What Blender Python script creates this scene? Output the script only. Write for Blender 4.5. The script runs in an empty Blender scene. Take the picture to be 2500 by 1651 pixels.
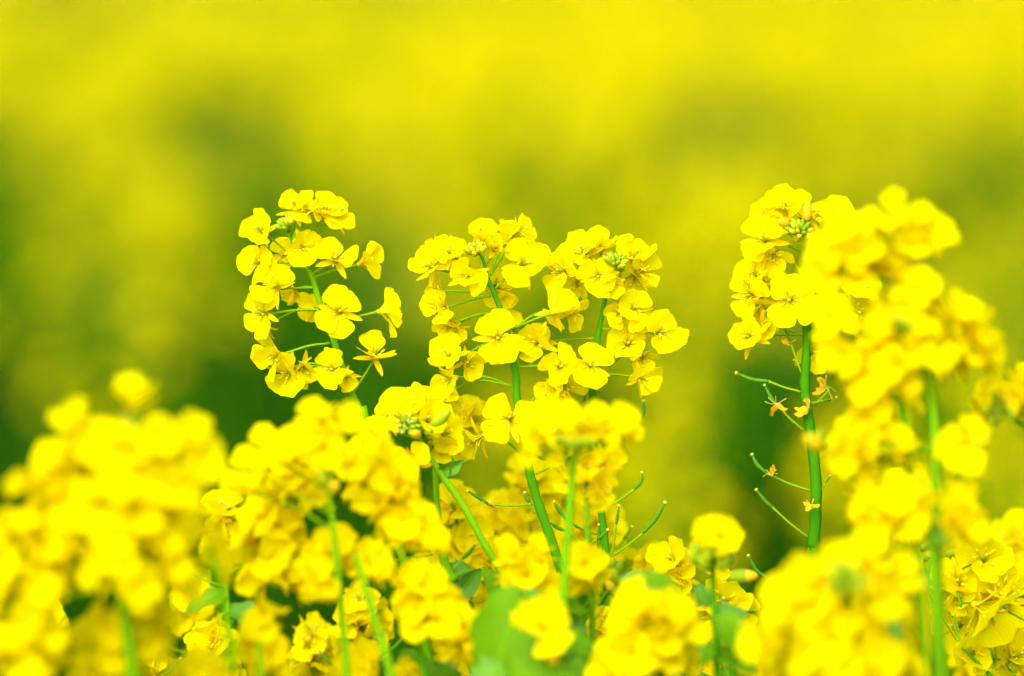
import bpy, math, random
import numpy as np
from mathutils import Vector, Matrix, Quaternion

# ------------------------------------------------------------------ camera, sky, sun, exposure
sc = bpy.context.scene
LENS, SENSOR, FOCUS = 200.0, 36.0, 2.2
CAM_Z, PITCH = 1.303, 4.6
cam_data = bpy.data.cameras.new("camera")
cam_data.lens = LENS
cam_data.sensor_width = SENSOR
cam_data.clip_start = 0.05
cam_data.clip_end = 2000
cam_data.dof.use_dof = True
cam_data.dof.focus_distance = FOCUS
cam_data.dof.aperture_fstop = 3.9
cam = bpy.data.objects.new("camera", cam_data)
sc.collection.objects.link(cam)
cam.location = (0, 0, CAM_Z)
cam.rotation_euler = (math.radians(90 - PITCH), 0, 0)
sc.camera = cam

SUN_EL, SUN_AZ = 40.0, -165.0          # azimuth measured from +Y towards +X
world = bpy.data.worlds.new("World")
sc.world = world
world.use_nodes = True
wn = world.node_tree
bg = wn.nodes["Background"]
sky = wn.nodes.new("ShaderNodeTexSky")
sky.sky_type = 'NISHITA'
sky.sun_disc = False
sky.sun_elevation = math.radians(SUN_EL)
sky.sun_rotation = math.radians(SUN_AZ)
sky.air_density = 1.0
sky.dust_density = 4.0
sky.ozone_density = 1.0
wn.links.new(sky.outputs[0], bg.inputs[0])
bg.inputs[1].default_value = 0.15

sun_data = bpy.data.lights.new("sun", 'SUN')
sun_data.energy = 1.5
sun_data.angle = math.radians(60)
sun_data.color = (1.0, 0.96, 0.88)
sun = bpy.data.objects.new("sun", sun_data)
sc.collection.objects.link(sun)
_az, _el = math.radians(SUN_AZ), math.radians(SUN_EL)
sun_dir = Vector((math.sin(_az) * math.cos(_el), math.cos(_az) * math.cos(_el), math.sin(_el)))
sun.rotation_euler = sun_dir.to_track_quat('Z', 'Y').to_euler()
sun.location = sun_dir * 20

sc.view_settings.view_transform = 'Standard'
sc.view_settings.look = 'None'
sc.view_settings.exposure = 1.3
sc.view_settings.gamma = 1.0
sc.view_settings.use_curve_mapping = False
sc.cycles.use_denoising = True
sc.cycles.use_adaptive_sampling = True
sc.cycles.adaptive_threshold = 0.03
sc.cycles.max_bounces = 9
sc.cycles.diffuse_bounces = 5
sc.cycles.transmission_bounces = 8
sc.cycles.transparent_max_bounces = 8
sc.cycles.sample_clamp_indirect = 8

# ------------------------------------------------------------------ helpers
CR = cam.rotation_euler.to_matrix()
RIGHT, UP, TOWARD = CR.col[0].copy(), CR.col[1].copy(), CR.col[2].copy()
CAM = Vector((0, 0, CAM_Z))
W, H = 2500.0, 1651.0


def P(x, y, dd=0.0):
    """a point dd metres behind the plane of focus, seen at photo position (x, y)"""
    d = FOCUS + dd
    k = SENSOR / LENS * d / W
    return CAM + RIGHT * ((x - W / 2) * k) + UP * ((H / 2 - y) * k) - TOWARD * d


def project(p):
    v = p - CAM
    d = -v.dot(TOWARD)
    k = SENSOR / LENS * d / W
    return v.dot(RIGHT) / k + W / 2, H / 2 - v.dot(UP) / k, d


def DIR(a, b, c):
    return (RIGHT * a + UP * b + TOWARD * c).normalized()


PX = SENSOR / LENS * FOCUS / W          # metres per photo pixel in the plane of focus


def crop(ox, oy, s):
    return lambda x, y: (ox + x / s, oy + y / s)


C1 = crop(540, 440, 2.614)
C2 = crop(980, 500, 2.8)
C3 = crop(900, 920, 2.8)
C4 = crop(1740, 440, 2.8)
C5 = crop(1740, 960, 2.27)
C6 = crop(0, 880, 2.034)
C7 = crop(480, 940, 2.205)
C8 = crop(1100, 1200, 2.969)
CR2 = crop(2100, 1250, 3.91)
CB = crop(940, 1240, 3.815)
CK = crop(1740, 640, 3.136)
rnd = random.Random(11)


def make_mesh(name, verts, faces, mats, uvs=None, midx=None, smooth=True):
    me = bpy.data.meshes.new(name)
    me.from_pydata([tuple(v) for v in verts], [], faces)
    for m in mats:
        me.materials.append(m)
    if midx is not None:
        me.polygons.foreach_set("material_index", midx)
    if smooth:
        me.polygons.foreach_set("use_smooth", [True] * len(me.polygons))
    if uvs is not None:
        ul = me.uv_layers.new(name="UVMap")
        li = np.empty(len(me.loops), dtype=np.int32)
        me.loops.foreach_get("vertex_index", li)
        ul.data.foreach_set("uv", np.asarray(uvs, dtype=np.float32)[li].ravel())
    me.update()
    return me


def link(name, me, parent=None, loc=None, rot=None, scale=None):
    o = bpy.data.objects.new(name, me)
    sc.collection.objects.link(o)
    if parent is not None:
        o.parent = parent
    if loc is not None:
        o.location = loc
    if rot is not None:
        o.rotation_mode = 'QUATERNION'
        o.rotation_quaternion = rot
    if scale is not None:
        o.scale = (scale,) * 3 if isinstance(scale, (int, float)) else scale
    return o


def tag(o, label=None, cat=None, group=None, kind=None):
    if label:
        o["label"] = label
    if cat:
        o["category"] = cat
    if group:
        o["group"] = group
    if kind:
        o["kind"] = kind
    return o


def smooth_path(pts, n):
    """Catmull-Rom through pts, n samples per span"""
    pts = [Vector(p) for p in pts]
    if len(pts) < 3:
        return [pts[0].lerp(pts[-1], i / n) for i in range(n + 1)]
    ext = [pts[0] * 2 - pts[1]] + pts + [pts[-1] * 2 - pts[-2]]
    out = []
    for i in range(1, len(ext) - 2):
        a, b, c, d = ext[i - 1:i + 3]
        for j in range(n):
            t = j / n
            out.append(0.5 * ((2 * b) + (c - a) * t + (2 * a - 5 * b + 4 * c - d) * t * t + (3 * b - a - 3 * c + d) * t ** 3))
    out.append(pts[-1])
    return out


def tube(pts, rads, sides=8, ridge=0.0, cap=True):
    verts, faces, uvs = [], [], []
    n = len(pts)
    t0 = (pts[1] - pts[0]).normalized()
    ref = Vector((1, 0, 0)) if abs(t0.x) < 0.9 else Vector((0, 1, 0))
    nrm = (ref - t0 * ref.dot(t0)).normalized()
    for i in range(n):
        t = (pts[min(i + 1, n - 1)] - pts[max(i - 1, 0)])
        t = t.normalized() if t.length > 1e-9 else t0
        nrm = (nrm - t * nrm.dot(t)).normalized()
        b = t.cross(nrm)
        for k in range(sides):
            a = 2 * math.pi * k / sides
            r = rads[i] * (1 + ridge * (1 if k % 2 else -1))
            verts.append(pts[i] + (nrm * math.cos(a) + b * math.sin(a)) * r)
            uvs.append((k / sides, i / max(1, n - 1)))
    for i in range(n - 1):
        for k in range(sides):
            k2 = (k + 1) % sides
            faces.append((i * sides + k, i * sides + k2, (i + 1) * sides + k2, (i + 1) * sides + k))
    if cap:
        faces.append(tuple(range((n - 1) * sides, n * sides)))
        faces.append(tuple(reversed(range(sides))))
    return verts, faces, uvs


def merge(parts):
    """parts: (verts, faces, material slot) -> verts, faces, slots"""
    V, F, M = [], [], []
    for v, f, m in parts:
        o = len(V)
        V += list(v)
        F += [tuple(i + o for i in q) for q in f]
        M += [m] * len(f)
    return V, F, M


def lathe(profile, sides=6):
    v, f = [], []
    for r, z in profile:
        for k in range(sides):
            a = 2 * math.pi * k / sides
            v.append(Vector((r * math.cos(a), r * math.sin(a), z)))
    for i in range(len(profile) - 1):
        for k in range(sides):
            k2 = (k + 1) % sides
            f.append((i * sides + k, i * sides + k2, (i + 1) * sides + k2, (i + 1) * sides + k))
    return v, f


# ------------------------------------------------------------------ materials
def new_mat(name):
    m = bpy.data.materials.new(name)
    m.use_nodes = True
    nt = m.node_tree
    for n in list(nt.nodes):
        nt.nodes.remove(n)
    out = nt.nodes.new("ShaderNodeOutputMaterial")
    return m, nt, out


def mixcol(nt, fac, a, b, blend='MIX'):
    n = nt.nodes.new("ShaderNodeMix")
    n.data_type = 'RGBA'
    n.blend_type = blend
    for sock, v in ((n.inputs[0], fac), (n.inputs[6], a), (n.inputs[7], b)):
        if isinstance(v, bpy.types.NodeSocket):
            nt.links.new(v, sock)
        elif isinstance(v, (int, float)):
            sock.default_value = v
        else:
            sock.default_value = (*v, 1.0)
    return n.outputs[2]


def ramp(nt, src, lo, hi):
    n = nt.nodes.new("ShaderNodeMapRange")
    n.inputs[1].default_value = lo
    n.inputs[2].default_value = hi
    nt.links.new(src, n.inputs[0])
    return n.outputs[0]


def plant_mat(name, col_a, col_b, trans=0.35, rough=0.6, spec=0.15, noise=120.0, col_base=None, veins=0.0, vein_col=None,
              trans_col=None, bump=0.0):
    """thin plant tissue: noise between two colours, per-object variation, light coming through it"""
    m, nt, out = new_mat(name)
    tc = nt.nodes.new("ShaderNodeTexCoord")
    info = nt.nodes.new("ShaderNodeObjectInfo")
    nz = nt.nodes.new("ShaderNodeTexNoise")
    nz.inputs["Scale"].default_value = noise
    nz.inputs["Detail"].default_value = 3
    nt.links.new(tc.outputs["Object"], nz.inputs["Vector"])
    add = nt.nodes.new("ShaderNodeMath")
    add.operation = 'MULTIPLY_ADD'
    nt.links.new(nz.outputs[0], add.inputs[0])
    add.inputs[1].default_value = 0.7
    mul = nt.nodes.new("ShaderNodeMath")
    mul.operation = 'MULTIPLY'
    mul.inputs[1].default_value = 0.55
    nt.links.new(info.outputs["Random"], mul.inputs[0])
    nt.links.new(mul.outputs[0], add.inputs[2])
    col = mixcol(nt, ramp(nt, add.outputs[0], 0.2, 0.95), col_a, col_b)
    uv = nt.nodes.new("ShaderNodeSeparateXYZ")
    nt.links.new(tc.outputs["UV"], uv.inputs[0])
    vein = None
    if veins > 0:
        wv = nt.nodes.new("ShaderNodeTexWave")
        wv.wave_type = 'BANDS'
        wv.bands_direction = 'X'
        wv.inputs["Scale"].default_value = 3.2
        wv.inputs["Distortion"].default_value = 3.0
        wv.inputs["Detail"].default_value = 2.0
        wv.inputs["Detail Scale"].default_value = 1.5
        nt.links.new(tc.outputs["UV"], wv.inputs["Vector"])
        vein = wv.outputs[1]
        vm = nt.nodes.new("ShaderNodeMath")
        vm.operation = 'MULTIPLY'
        vm.inputs[1].default_value = veins
        nt.links.new(ramp(nt, vein, 0.72, 1.0), vm.inputs[0])
        col = mixcol(nt, vm.outputs[0], col, vein_col)
    if col_base is not None:
        col = mixcol(nt, ramp(nt, uv.outputs[1], 0.42, 0.12), col, col_base)
    p = nt.nodes.new("ShaderNodeBsdfPrincipled")
    nt.links.new(col, p.inputs["Base Color"])
    p.inputs["Roughness"].default_value = rough
    p.inputs["Specular IOR Level"].default_value = spec
    if bump > 0:
        b = nt.nodes.new("ShaderNodeBump")
        b.inputs["Strength"].default_value = bump
        b.inputs["Distance"].default_value = 0.0006
        nt.links.new(vein if vein is not None else nz.outputs[0], b.inputs["Height"])
        nt.links.new(b.outputs[0], p.inputs["Normal"])
    shader = p.outputs[0]
    if trans > 0:
        t = nt.nodes.new("ShaderNodeBsdfTranslucent")
        if trans_col is None:
            nt.links.new(col, t.inputs[0])
        else:
            nt.links.new(mixcol(nt, 1.0, col, trans_col, 'MULTIPLY'), t.inputs[0])
        mx = nt.nodes.new("ShaderNodeMixShader")
        mx.inputs[0].default_value = trans
        nt.links.new(shader, mx.inputs[1])
        nt.links.new(t.outputs[0], mx.inputs[2])
        shader = mx.outputs[0]
    nt.links.new(shader, out.inputs[0])
    return m


M_PETAL = plant_mat("petal_yellow", (0.88, 0.77, 0.0005), (0.91, 0.83, 0.0005), trans=0.55, rough=0.7, spec=0.0,
                    col_base=(0.80, 0.70, 0.002), veins=0.32, vein_col=(0.82, 0.64, 0.001), bump=0.12)
M_SEPAL = plant_mat("sepal_yellow_green", (0.80, 0.52, 0.003), (0.74, 0.64, 0.004), trans=0.3, rough=0.6, spec=0.0)
M_STAMEN = plant_mat("stamen_filament", (0.70, 0.66, 0.01), (0.62, 0.62, 0.01), trans=0.2, spec=0.06)
M_ANTHER = plant_mat("anther_ochre", (0.72, 0.50, 0.01), (0.80, 0.60, 0.01), trans=0.0, spec=0.08)
M_PISTIL = plant_mat("pistil_green", (0.24, 0.40, 0.01), (0.32, 0.46, 0.015), trans=0.1, spec=0.15)
M_STIGMA = plant_mat("stigma_yellow", (0.55, 0.50, 0.03), (0.62, 0.55, 0.04), trans=0.1, spec=0.1)
M_BUD = plant_mat("bud_green_yellow", (0.17, 0.33, 0.006), (0.36, 0.46, 0.008), trans=0.2, spec=0.08, rough=0.45)
M_BUDGOLD = plant_mat("bud_golden", (0.72, 0.46, 0.01), (0.78, 0.58, 0.01), trans=0.25, spec=0.12)
M_STEM = plant_mat("stem_green", (0.032, 0.17, 0.002), (0.065, 0.235, 0.004), trans=0.0, rough=0.55, spec=0.0, noise=60)
M_STEML = plant_mat("stem_pale_green", (0.085, 0.26, 0.002), (0.14, 0.33, 0.004), trans=0.0, rough=0.55, spec=0.0, noise=60)
M_PED = plant_mat("pedicel_green", (0.10, 0.26, 0.003), (0.19, 0.34, 0.004), trans=0.0, rough=0.55, spec=0.0, noise=90)
M_POD = plant_mat("pod_green", (0.035, 0.16, 0.002), (0.07, 0.22, 0.004), trans=0.0, rough=0.5, spec=0.08, noise=300, bump=0.2)
M_LEAF = plant_mat("leaf_green", (0.07, 0.24, 0.012), (0.13, 0.33, 0.015), trans=0.35, rough=0.42, spec=0.16, noise=70,
                   veins=0.25, vein_col=(0.20, 0.38, 0.06), bump=0.25)
M_LEAFL = plant_mat("leaf_bright_green", (0.12, 0.33, 0.002), (0.17, 0.38, 0.003), trans=0.45, rough=0.5, spec=0.08, noise=70,
                    veins=0.25, vein_col=(0.20, 0.42, 0.02), bump=0.25)
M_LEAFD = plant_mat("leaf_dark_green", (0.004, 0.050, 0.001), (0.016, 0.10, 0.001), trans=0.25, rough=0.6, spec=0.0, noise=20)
M_LEAFF = plant_mat("leaf_field_green", (0.030, 0.17, 0.001), (0.075, 0.25, 0.001), trans=0.35, rough=0.6, spec=0.0, noise=20)
M_WITHER = plant_mat("withered_orange", (0.78, 0.40, 0.006), (0.84, 0.55, 0.008), trans=0.35, spec=0.06, noise=500)
M_WITHERP = plant_mat("withered_pale", (0.58, 0.44, 0.05), (0.66, 0.56, 0.12), trans=0.25, spec=0.06, noise=500)
M_DEAD = plant_mat("dried_dark", (0.03, 0.028, 0.012), (0.06, 0.05, 0.02), trans=0.0, spec=0.2)
M_BARK = plant_mat("stem_distant_green", (0.05, 0.17, 0.004), (0.09, 0.22, 0.004), trans=0.0, spec=0.0, noise=20)

m, nt, out = new_mat("dew_water")
pb = nt.nodes.new("ShaderNodeBsdfPrincipled")
pb.inputs["Base Color"].default_value = (1, 1, 1, 1)
pb.inputs["Roughness"].default_value = 0.02
pb.inputs["IOR"].default_value = 1.33
pb.inputs["Transmission Weight"].default_value = 1.0
nt.links.new(pb.outputs[0], out.inputs[0])
M_DEW = m

m, nt, out = new_mat("field_soil")
tc = nt.nodes.new("ShaderNodeTexCoord")
nz = nt.nodes.new("ShaderNodeTexNoise")
nz.inputs["Scale"].default_value = 9
nz.inputs["Detail"].default_value = 8
nt.links.new(tc.outputs["Object"], nz.inputs["Vector"])
pb = nt.nodes.new("ShaderNodeBsdfPrincipled")
nt.links.new(mixcol(nt, ramp(nt, nz.outputs[0], 0.35, 0.65), (0.035, 0.035, 0.006), (0.03, 0.09, 0.003)), pb.inputs["Base Color"])
pb.inputs["Roughness"].default_value = 0.95
bp = nt.nodes.new("ShaderNodeBump")
bp.inputs["Strength"].default_value = 0.8
bp.inputs["Distance"].default_value = 0.03
nt.links.new(nz.outputs[0], bp.inputs["Height"])
nt.links.new(bp.outputs[0], pb.inputs["Normal"])
nt.links.new(pb.outputs[0], out.inputs[0])
M_SOIL = m

# ------------------------------------------------------------------ ground
gv, gf = [], []
GN = 60
gx = [math.copysign(abs(t) ** 3 * 900, t) for t in np.linspace(-1, 1, GN + 1)]
for yy in gx:
    for xx in gx:
        gv.append((xx, yy, 0.012 * math.sin(xx * 7.1) * math.sin(yy * 5.3) if abs(xx) < 30 and abs(yy) < 60 else 0.0))
for j in range(GN):
    for i in range(GN):
        a = j * (GN + 1) + i
        gf.append((a, a + 1, a + GN + 2, a + GN + 1))
tag(link("ground", make_mesh("ground", gv, gf, [M_SOIL])), kind="structure")

# ------------------------------------------------------------------ flower pieces (shared meshes)
OPEN_DEG = {"flat": 88, "open": 72, "cup": 50, "half": 30, "tulip": 15, "reflex": 104}
_prof_s = [0, .12, .25, .36, .48, .60, .72, .83, .92, .97, 1.0]
_prof_w = [.055, .06, .085, .17, .295, .395, .45, .455, .40, .33, .24]


def petal_mesh(opn, r):
    L = 1.0
    cols = 7
    deg = OPEN_DEG[opn] + r.uniform(-8, 8)
    cupk = r.uniform(-0.05, 0.32) if opn != "reflex" else r.uniform(-0.2, 0.05)
    tipk = r.uniform(-16, 26)
    ruf, ph, ph2 = r.uniform(0.012, 0.042), r.uniform(0, 6.28), r.uniform(0, 6.28)
    wide = r.uniform(0.84, 1.04)
    notch = r.choice([0.0, 0.02, 0.04, -0.02, 0.0, -0.04])
    skew = r.uniform(-0.16, 0.16)
    verts, uvs, faces = [], [], []
    rr, zz, sp = 0.04, 0.0, 0.0
    for i, s in enumerate(_prof_s):
        k = min(1, max(0, (s - 0.22) / 0.26))
        k = k * k * (3 - 2 * k)
        phi = math.radians(7 + (deg - 7) * k + tipk * max(0, s - 0.55) / 0.45)
        ds = (s - sp) * L
        rr += ds * math.sin(phi)
        zz += ds * math.cos(phi)
        sp = s
        w = _prof_w[i] * wide
        for c in range(cols):
            t = -1 + 2 * c / (cols - 1)
            back = 0.10 * t * t * max(0, s - 0.5) / 0.5 + (notch * (1 - abs(t) * 1.6) if abs(t) < 0.62 else 0) * (s > 0.95)
            off = cupk * (t * w) ** 2 * 1.8 + ruf * math.sin(5 * t + ph) * k * s + 0.5 * ruf * math.sin(11 * t + ph2) * max(0, s - 0.6)
            x = rr - back * math.sin(phi) - off * math.cos(phi)
            z = zz - back * math.cos(phi) + off * math.sin(phi)
            verts.append((x, t * w + skew * k * s, z))
            uvs.append((0.5 + 0.5 * t, s))
    for i in range(len(_prof_s) - 1):
        for c in range(cols - 1):
            a = i * cols + c
            faces.append((a, a + 1, a + cols + 1, a + cols))
    return make_mesh("petal", verts, faces, [M_PETAL], uvs)


PET = {}
for o_ in OPEN_DEG:
    PET[o_] = [petal_mesh(o_, rnd) for _ in range(9)]


def calyx_mesh(r, spread):
    parts = [(*lathe([(0.0, -0.02), (0.07, 0.0), (0.085, 0.06), (0.06, 0.12), (0.0, 0.14)], 7), 0)]
    for k in range(4):
        ang = k * math.pi / 2 + r.uniform(-0.12, 0.12)
        deg = spread + r.uniform(-14, 14)
        v, f = [], []
        rows = [(0, .05), (.2, .085), (.45, .10), (.7, .085), (.9, .045), (1.0, .012)]
        x, z, pz = 0.05, 0.03, 0.0
        for s, w in rows:
            ph = math.radians(20 + (deg - 20) * min(1, s * 2.2) + 18 * max(0, s - .6))
            ds = (s - pz) * 0.74
            pz = s
            x += ds * math.sin(ph)
            z += ds * math.cos(ph)
            for t in (-1, 0, 1):
                lift = 0.035 * abs(t)
                px, pz2, py = x - lift * math.cos(ph), z + lift * math.sin(ph), t * w
                v.append(Vector((px * math.cos(ang) - py * math.sin(ang), px * math.sin(ang) + py * math.cos(ang), pz2)))
        for i in range(len(rows) - 1):
            for c in range(2):
                a = i * 3 + c
                f.append((a, a + 1, a + 4, a + 3))
        parts.append((v, f, 0))
    V, F, Mi = merge(parts)
    return make_mesh("flower", V, F, [M_SEPAL], midx=Mi)


def stamen_mesh(r):
    parts = []
    for k in range(6):
        ang = k * math.pi / 3 + r.uniform(-0.2, 0.2)
        L = (0.52 if k % 3 else 0.4) + r.uniform(-0.05, 0.05)
        d = Vector((math.cos(ang), math.sin(ang), 0))
        out_ = r.uniform(0.06, 0.18)
        pts = [d * 0.05 + Vector((0, 0, 0.04)), d * (0.05 + out_ * 0.4) + Vector((0, 0, L * 0.55)), d * (0.05 + out_) + Vector((0, 0, L))]
        v, f, _ = tube(smooth_path(pts, 2), [0.017] * 5, 4)
        parts.append((v, f, 0))
        a0 = pts[-1] - Vector((0, 0, 0.03)) - d * 0.03
        a1 = pts[-1] + Vector((0, 0, 0.09)) + d * 0.10 + Vector((r.uniform(-.04, .04), r.uniform(-.04, .04), 0))
        v, f, _ = tube([a0, a0.lerp(a1, .3), a0.lerp(a1, .75), a1], [0.016, 0.032, 0.03, 0.01], 5)
        parts.append((v, f, 1))
    V, F, Mi = merge(parts)
    return make_mesh("stamens", V, F, [M_STAMEN, M_ANTHER], midx=Mi)


def pistil_mesh():
    v, f, _ = tube([Vector((0, 0, .05)), Vector((0, 0, .3)), Vector((0.01, 0, .56)), Vector((0.02, 0, .66))], [.045, .052, .042, .03], 6)
    v2, f2 = lathe([(0, .645), (.045, .66), (.05, .70), (0, .73)], 6)
    v2 = [p + Vector((0.02, 0, 0)) for p in v2]
    V, F, Mi = merge([(v, f, 0), (v2, f2, 1)])
    return make_mesh("pistil", V, F, [M_PISTIL, M_STIGMA], midx=Mi)


CAL = [calyx_mesh(rnd, s) for s in (48, 62, 78, 90)]
STA = [stamen_mesh(rnd) for _ in range(4)]
PIS = pistil_mesh()


def bud_mesh(k):
    v, f = lathe([(0, 0), (.10, .03), (.20, .16), (.235, .40), (.215, .65), (.14, .88), (.04, .99), (0, 1)], 8)
    v = [p * (1 + 0.05 * (i % 2)) if 8 < i < 56 else p for i, p in enumerate(v)]
    if k == 1:      # golden petals peeping out of the tip
        f1 = [q for q in f if min(v[i].z for i in q) < 0.6]
        f2 = [q for q in f if min(v[i].z for i in q) >= 0.6]
        return make_mesh("bud", v, f1 + f2, [M_BUD, M_BUDGOLD], midx=[0] * len(f1) + [1] * len(f2))
    return make_mesh("bud", v, f, [M_BUDGOLD if k == 2 else M_BUD])


BUD = [bud_mesh(0), bud_mesh(1), bud_mesh(2)]
_dv, _df = lathe([(0, -1), (.6, -.8), (.95, -.3), (.95, .3), (.6, .8), (0, 1)], 8)
DEW = make_mesh("dew_drop", _dv, _df, [M_DEW])


# ------------------------------------------------------------------ plants
class Plant:
    """one rapeseed plant: an Empty on the ground, its stem and everything that grows on it"""

    def __init__(self, name, label, stem, widths, dd=0.0, dds=None, mat=None, cat="flower plant", group="rapeseed plants around the focus"):
        # stem: photo positions from low to high; widths in photo pixels (plane of focus)
        self.rng = random.Random(label)
        self.dd = dd
        n = len(stem)
        dds = dds or [dd] * n
        top = [P(x, y, e) for (x, y), e in zip(stem, dds)]
        v = (top[0] - top[1])
        lean = Vector((v.x, v.y, 0)) / max(1e-6, -v.z) if v.z < 0 else Vector((0, 0, 0))
        lean = Vector((max(-.25, min(.25, lean.x)), max(-.25, min(.25, lean.y)), 0))
        z0 = top[0].z
        base = Vector((top[0].x, top[0].y, 0)) + lean * z0 * 0.45
        mid = top[0] + Vector((0, 0, -z0 * 0.5)) + lean * z0 * 0.34
        near = top[0] + Vector((0, 0, -z0 * 0.15)) + lean * z0 * 0.14
        self.root = tag(link(name, None, loc=base), label, cat, group)
        self.base = base
        pts = [base, mid, near] + top
        rad = [widths[0] * 1.5, widths[0] * 1.25, widths[0] * 1.08] + list(widths)
        self.path = smooth_path(pts, 6)
        rr = []
        for i in range(len(pts) - 1):
            rr += [rad[i] + (rad[i + 1] - rad[i]) * j / 6 for j in range(6)]
        rr.append(rad[-1])
        r = self.rng
        rr = [w * PX * 0.5 * (1 + 0.05 * math.sin(i * 1.3 + r.random())) for i, w in enumerate(rr)]
        v, f, uv = tube([p - base for p in self.path], rr, 12, ridge=0.06)
        self.stem_mat = mat or M_STEM
        self.stem = link("stem", make_mesh("stem", v, f, [self.stem_mat], uv), self.root)
        self.tip = self.path[-1]

    def attach(self, p, back=0.012):
        """where on the stem a stalk that ends at p leaves it"""
        best, bs = None, 1e9
        for q in self.path[12:]:
            dv = p - q
            h = math.hypot(dv.x, dv.y)
            want = q.z - (p.z - 0.42 * h - back * 0.3)
            s = abs(want) + 0.25 * h
            if s < bs:
                bs, best = s, q
        return best

    def branch(self, pts, widths, dds=None, mat=None):
        """a side branch: photo positions from the stem outwards"""
        dds = dds or [self.dd] * len(pts)
        w = [P(x, y, e) for (x, y), e in zip(pts, dds)]
        path = smooth_path(w, 5)
        rr = [np.interp(i / (len(path) - 1), np.linspace(0, 1, len(widths)), widths) * PX * 0.5 for i in range(len(path))]
        v, f, uv = tube([p - self.base for p in path], rr, 8, ridge=0.03)
        link("branch", make_mesh("branch", v, f, [mat or self.stem_mat], uv), self.root)
        self.path = self.path + path
        return path

    def flower(self, x, y, d=(0, 0.3, 1), size=1.0, opn=None, dd=0.0, roll=None, at=None, detail=True, stalk=True, world=None, n=4):
        r = self.rng
        direc = DIR(d[0] * .8, d[1] * (.62 if d[1] > .5 else 1), d[2] + (.3 if d[1] > .5 else .12)) if world is None else d
        c = P(x, y + (7 if detail else 4), self.dd + dd) if world is None else world
        L = (0.0109 if detail else 0.0094) * size * r.uniform(0.95, 1.05)
        org = c - direc * (L * 0.42)
        opn = opn or r.choice(["open", "open", "cup", "cup", "flat"])
        # +X of the flower points up in the picture, so that petals pair above and below
        up = UP - direc * UP.dot(direc)
        if up.length < 0.2:
            up = RIGHT - direc * RIGHT.dot(direc)
        up.normalize()
        side = direc.cross(up)
        rl = roll if roll is not None else r.uniform(-0.45, 0.45)
        xa = up * math.cos(rl) + side * math.sin(rl)
        ya = direc.cross(xa)
        q = Matrix((xa, ya, direc)).transposed().to_quaternion()
        fl = link("flower", r.choice(CAL), self.root, org - self.base, q, L)
        gap = r.uniform(31, 49)
        angs = [gap, -gap, 180 - gap, 180 + gap][:n]
        for a in angs:
            pa = math.radians(a + r.uniform(-12, 12))
            o2 = opn if r.random() < 0.72 else r.choice(["open", "cup", "half"] if opn in ("open", "cup") else [opn, "open"])
            qp = Quaternion((0, 0, 1), pa) @ Quaternion((0, 1, 0), math.radians(r.uniform(-12, 10))) @ Quaternion((1, 0, 0), math.radians(r.uniform(-14, 14)))
            link("petal", r.choice(PET[o2]), fl, (0, 0, 0.02), qp, (r.uniform(.92, 1.06), r.uniform(.92, 1.08) * (1.0 if detail else 1.08), 1))
        if detail:
            link("stamens", r.choice(STA), fl, (0, 0, 0), Quaternion((0, 0, 1), r.uniform(0, 6)))
            link("pistil", PIS, fl, (0, 0, 0), Quaternion((0, 0, 1), r.uniform(0, 6)), r.uniform(.85, 1.1))
        if stalk:
            a = at if at is not None else self.attach(org)
            if isinstance(a, tuple):
                a = P(a[0], a[1], self.dd)
            dist = (org - a).length
            pts = smooth_path([a, a.lerp(org - direc * dist * 0.22, 0.55) + Vector((0, 0, dist * 0.04)), org], 4)
            inv = Matrix.LocRotScale(org, q, Vector((L, L, L))).inverted()
            lp = [inv @ p for p in pts]
            w = 0.00046 / L
            v, f, uv = tube(lp, [w * 1.15] + [w] * (len(lp) - 3) + [w * 1.1, w * 1.5], 6)
            link("pedicel", make_mesh("pedicel", v, f, [M_PED], uv), fl)
        return fl

    def bud(self, x, y, d=(0, 1, .3), size=5.0, kind=0, dd=0.0, world=None):
        r = self.rng
        direc = DIR(*d) if world is None else d
        p = P(x, y, self.dd + dd) if world is None else world
        L = size * 0.001
        q = direc.to_track_quat('Z', 'Y')
        b = link("bud", BUD[kind], self.root, p - direc * L * .5 - self.base, q, (L * 1.02, L * 1.02, L))
        a = self.path[-1] if (p - self.path[-1]).length < 0.03 else self.attach(p)
        org = p - direc * L * .5
        inv = Matrix.LocRotScale(org, q, Vector((L * 1.02, L * 1.02, L))).inverted()
        lp = [inv @ v_ for v_ in smooth_path([a, a.lerp(org, .6) - direc * (org - a).length * .1, org], 3)]
        w = 0.00032 / L
        v, f, uv = tube(lp, [w] * len(lp), 5)
        link("pedicel", make_mesh("pedicel", v, f, [M_PED], uv), b)

    def buds(self, x, y, n=11, spread=16, size=4.2, dd=0.0, d=(0, 1, .35), gold=0.15):
        """the tight green cluster of buds at the tip of a raceme"""
        r = self.rng
        c = P(x, y, self.dd + dd)
        axis = DIR(*d)
        for i in range(n):
            a = i * 2.4
            k = math.sqrt((i + .4) / n)
            u = axis.orthogonal().normalized()
            v = axis.cross(u)
            off = (u * math.cos(a) + v * math.sin(a)) * k
            direc = (axis * (1.15 - .6 * k) + off * .9).normalized()
            s = size * (0.62 + .5 * k) * r.uniform(.85, 1.15)
            pos = c + off * spread * PX - axis * (k * k * spread * .5 * PX)
            kind = 2 if r.random() < gold * .4 else (1 if r.random() < gold + .3 * k * k else 0)
            self.bud(0, 0, direc, s, kind, world=pos)

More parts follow.
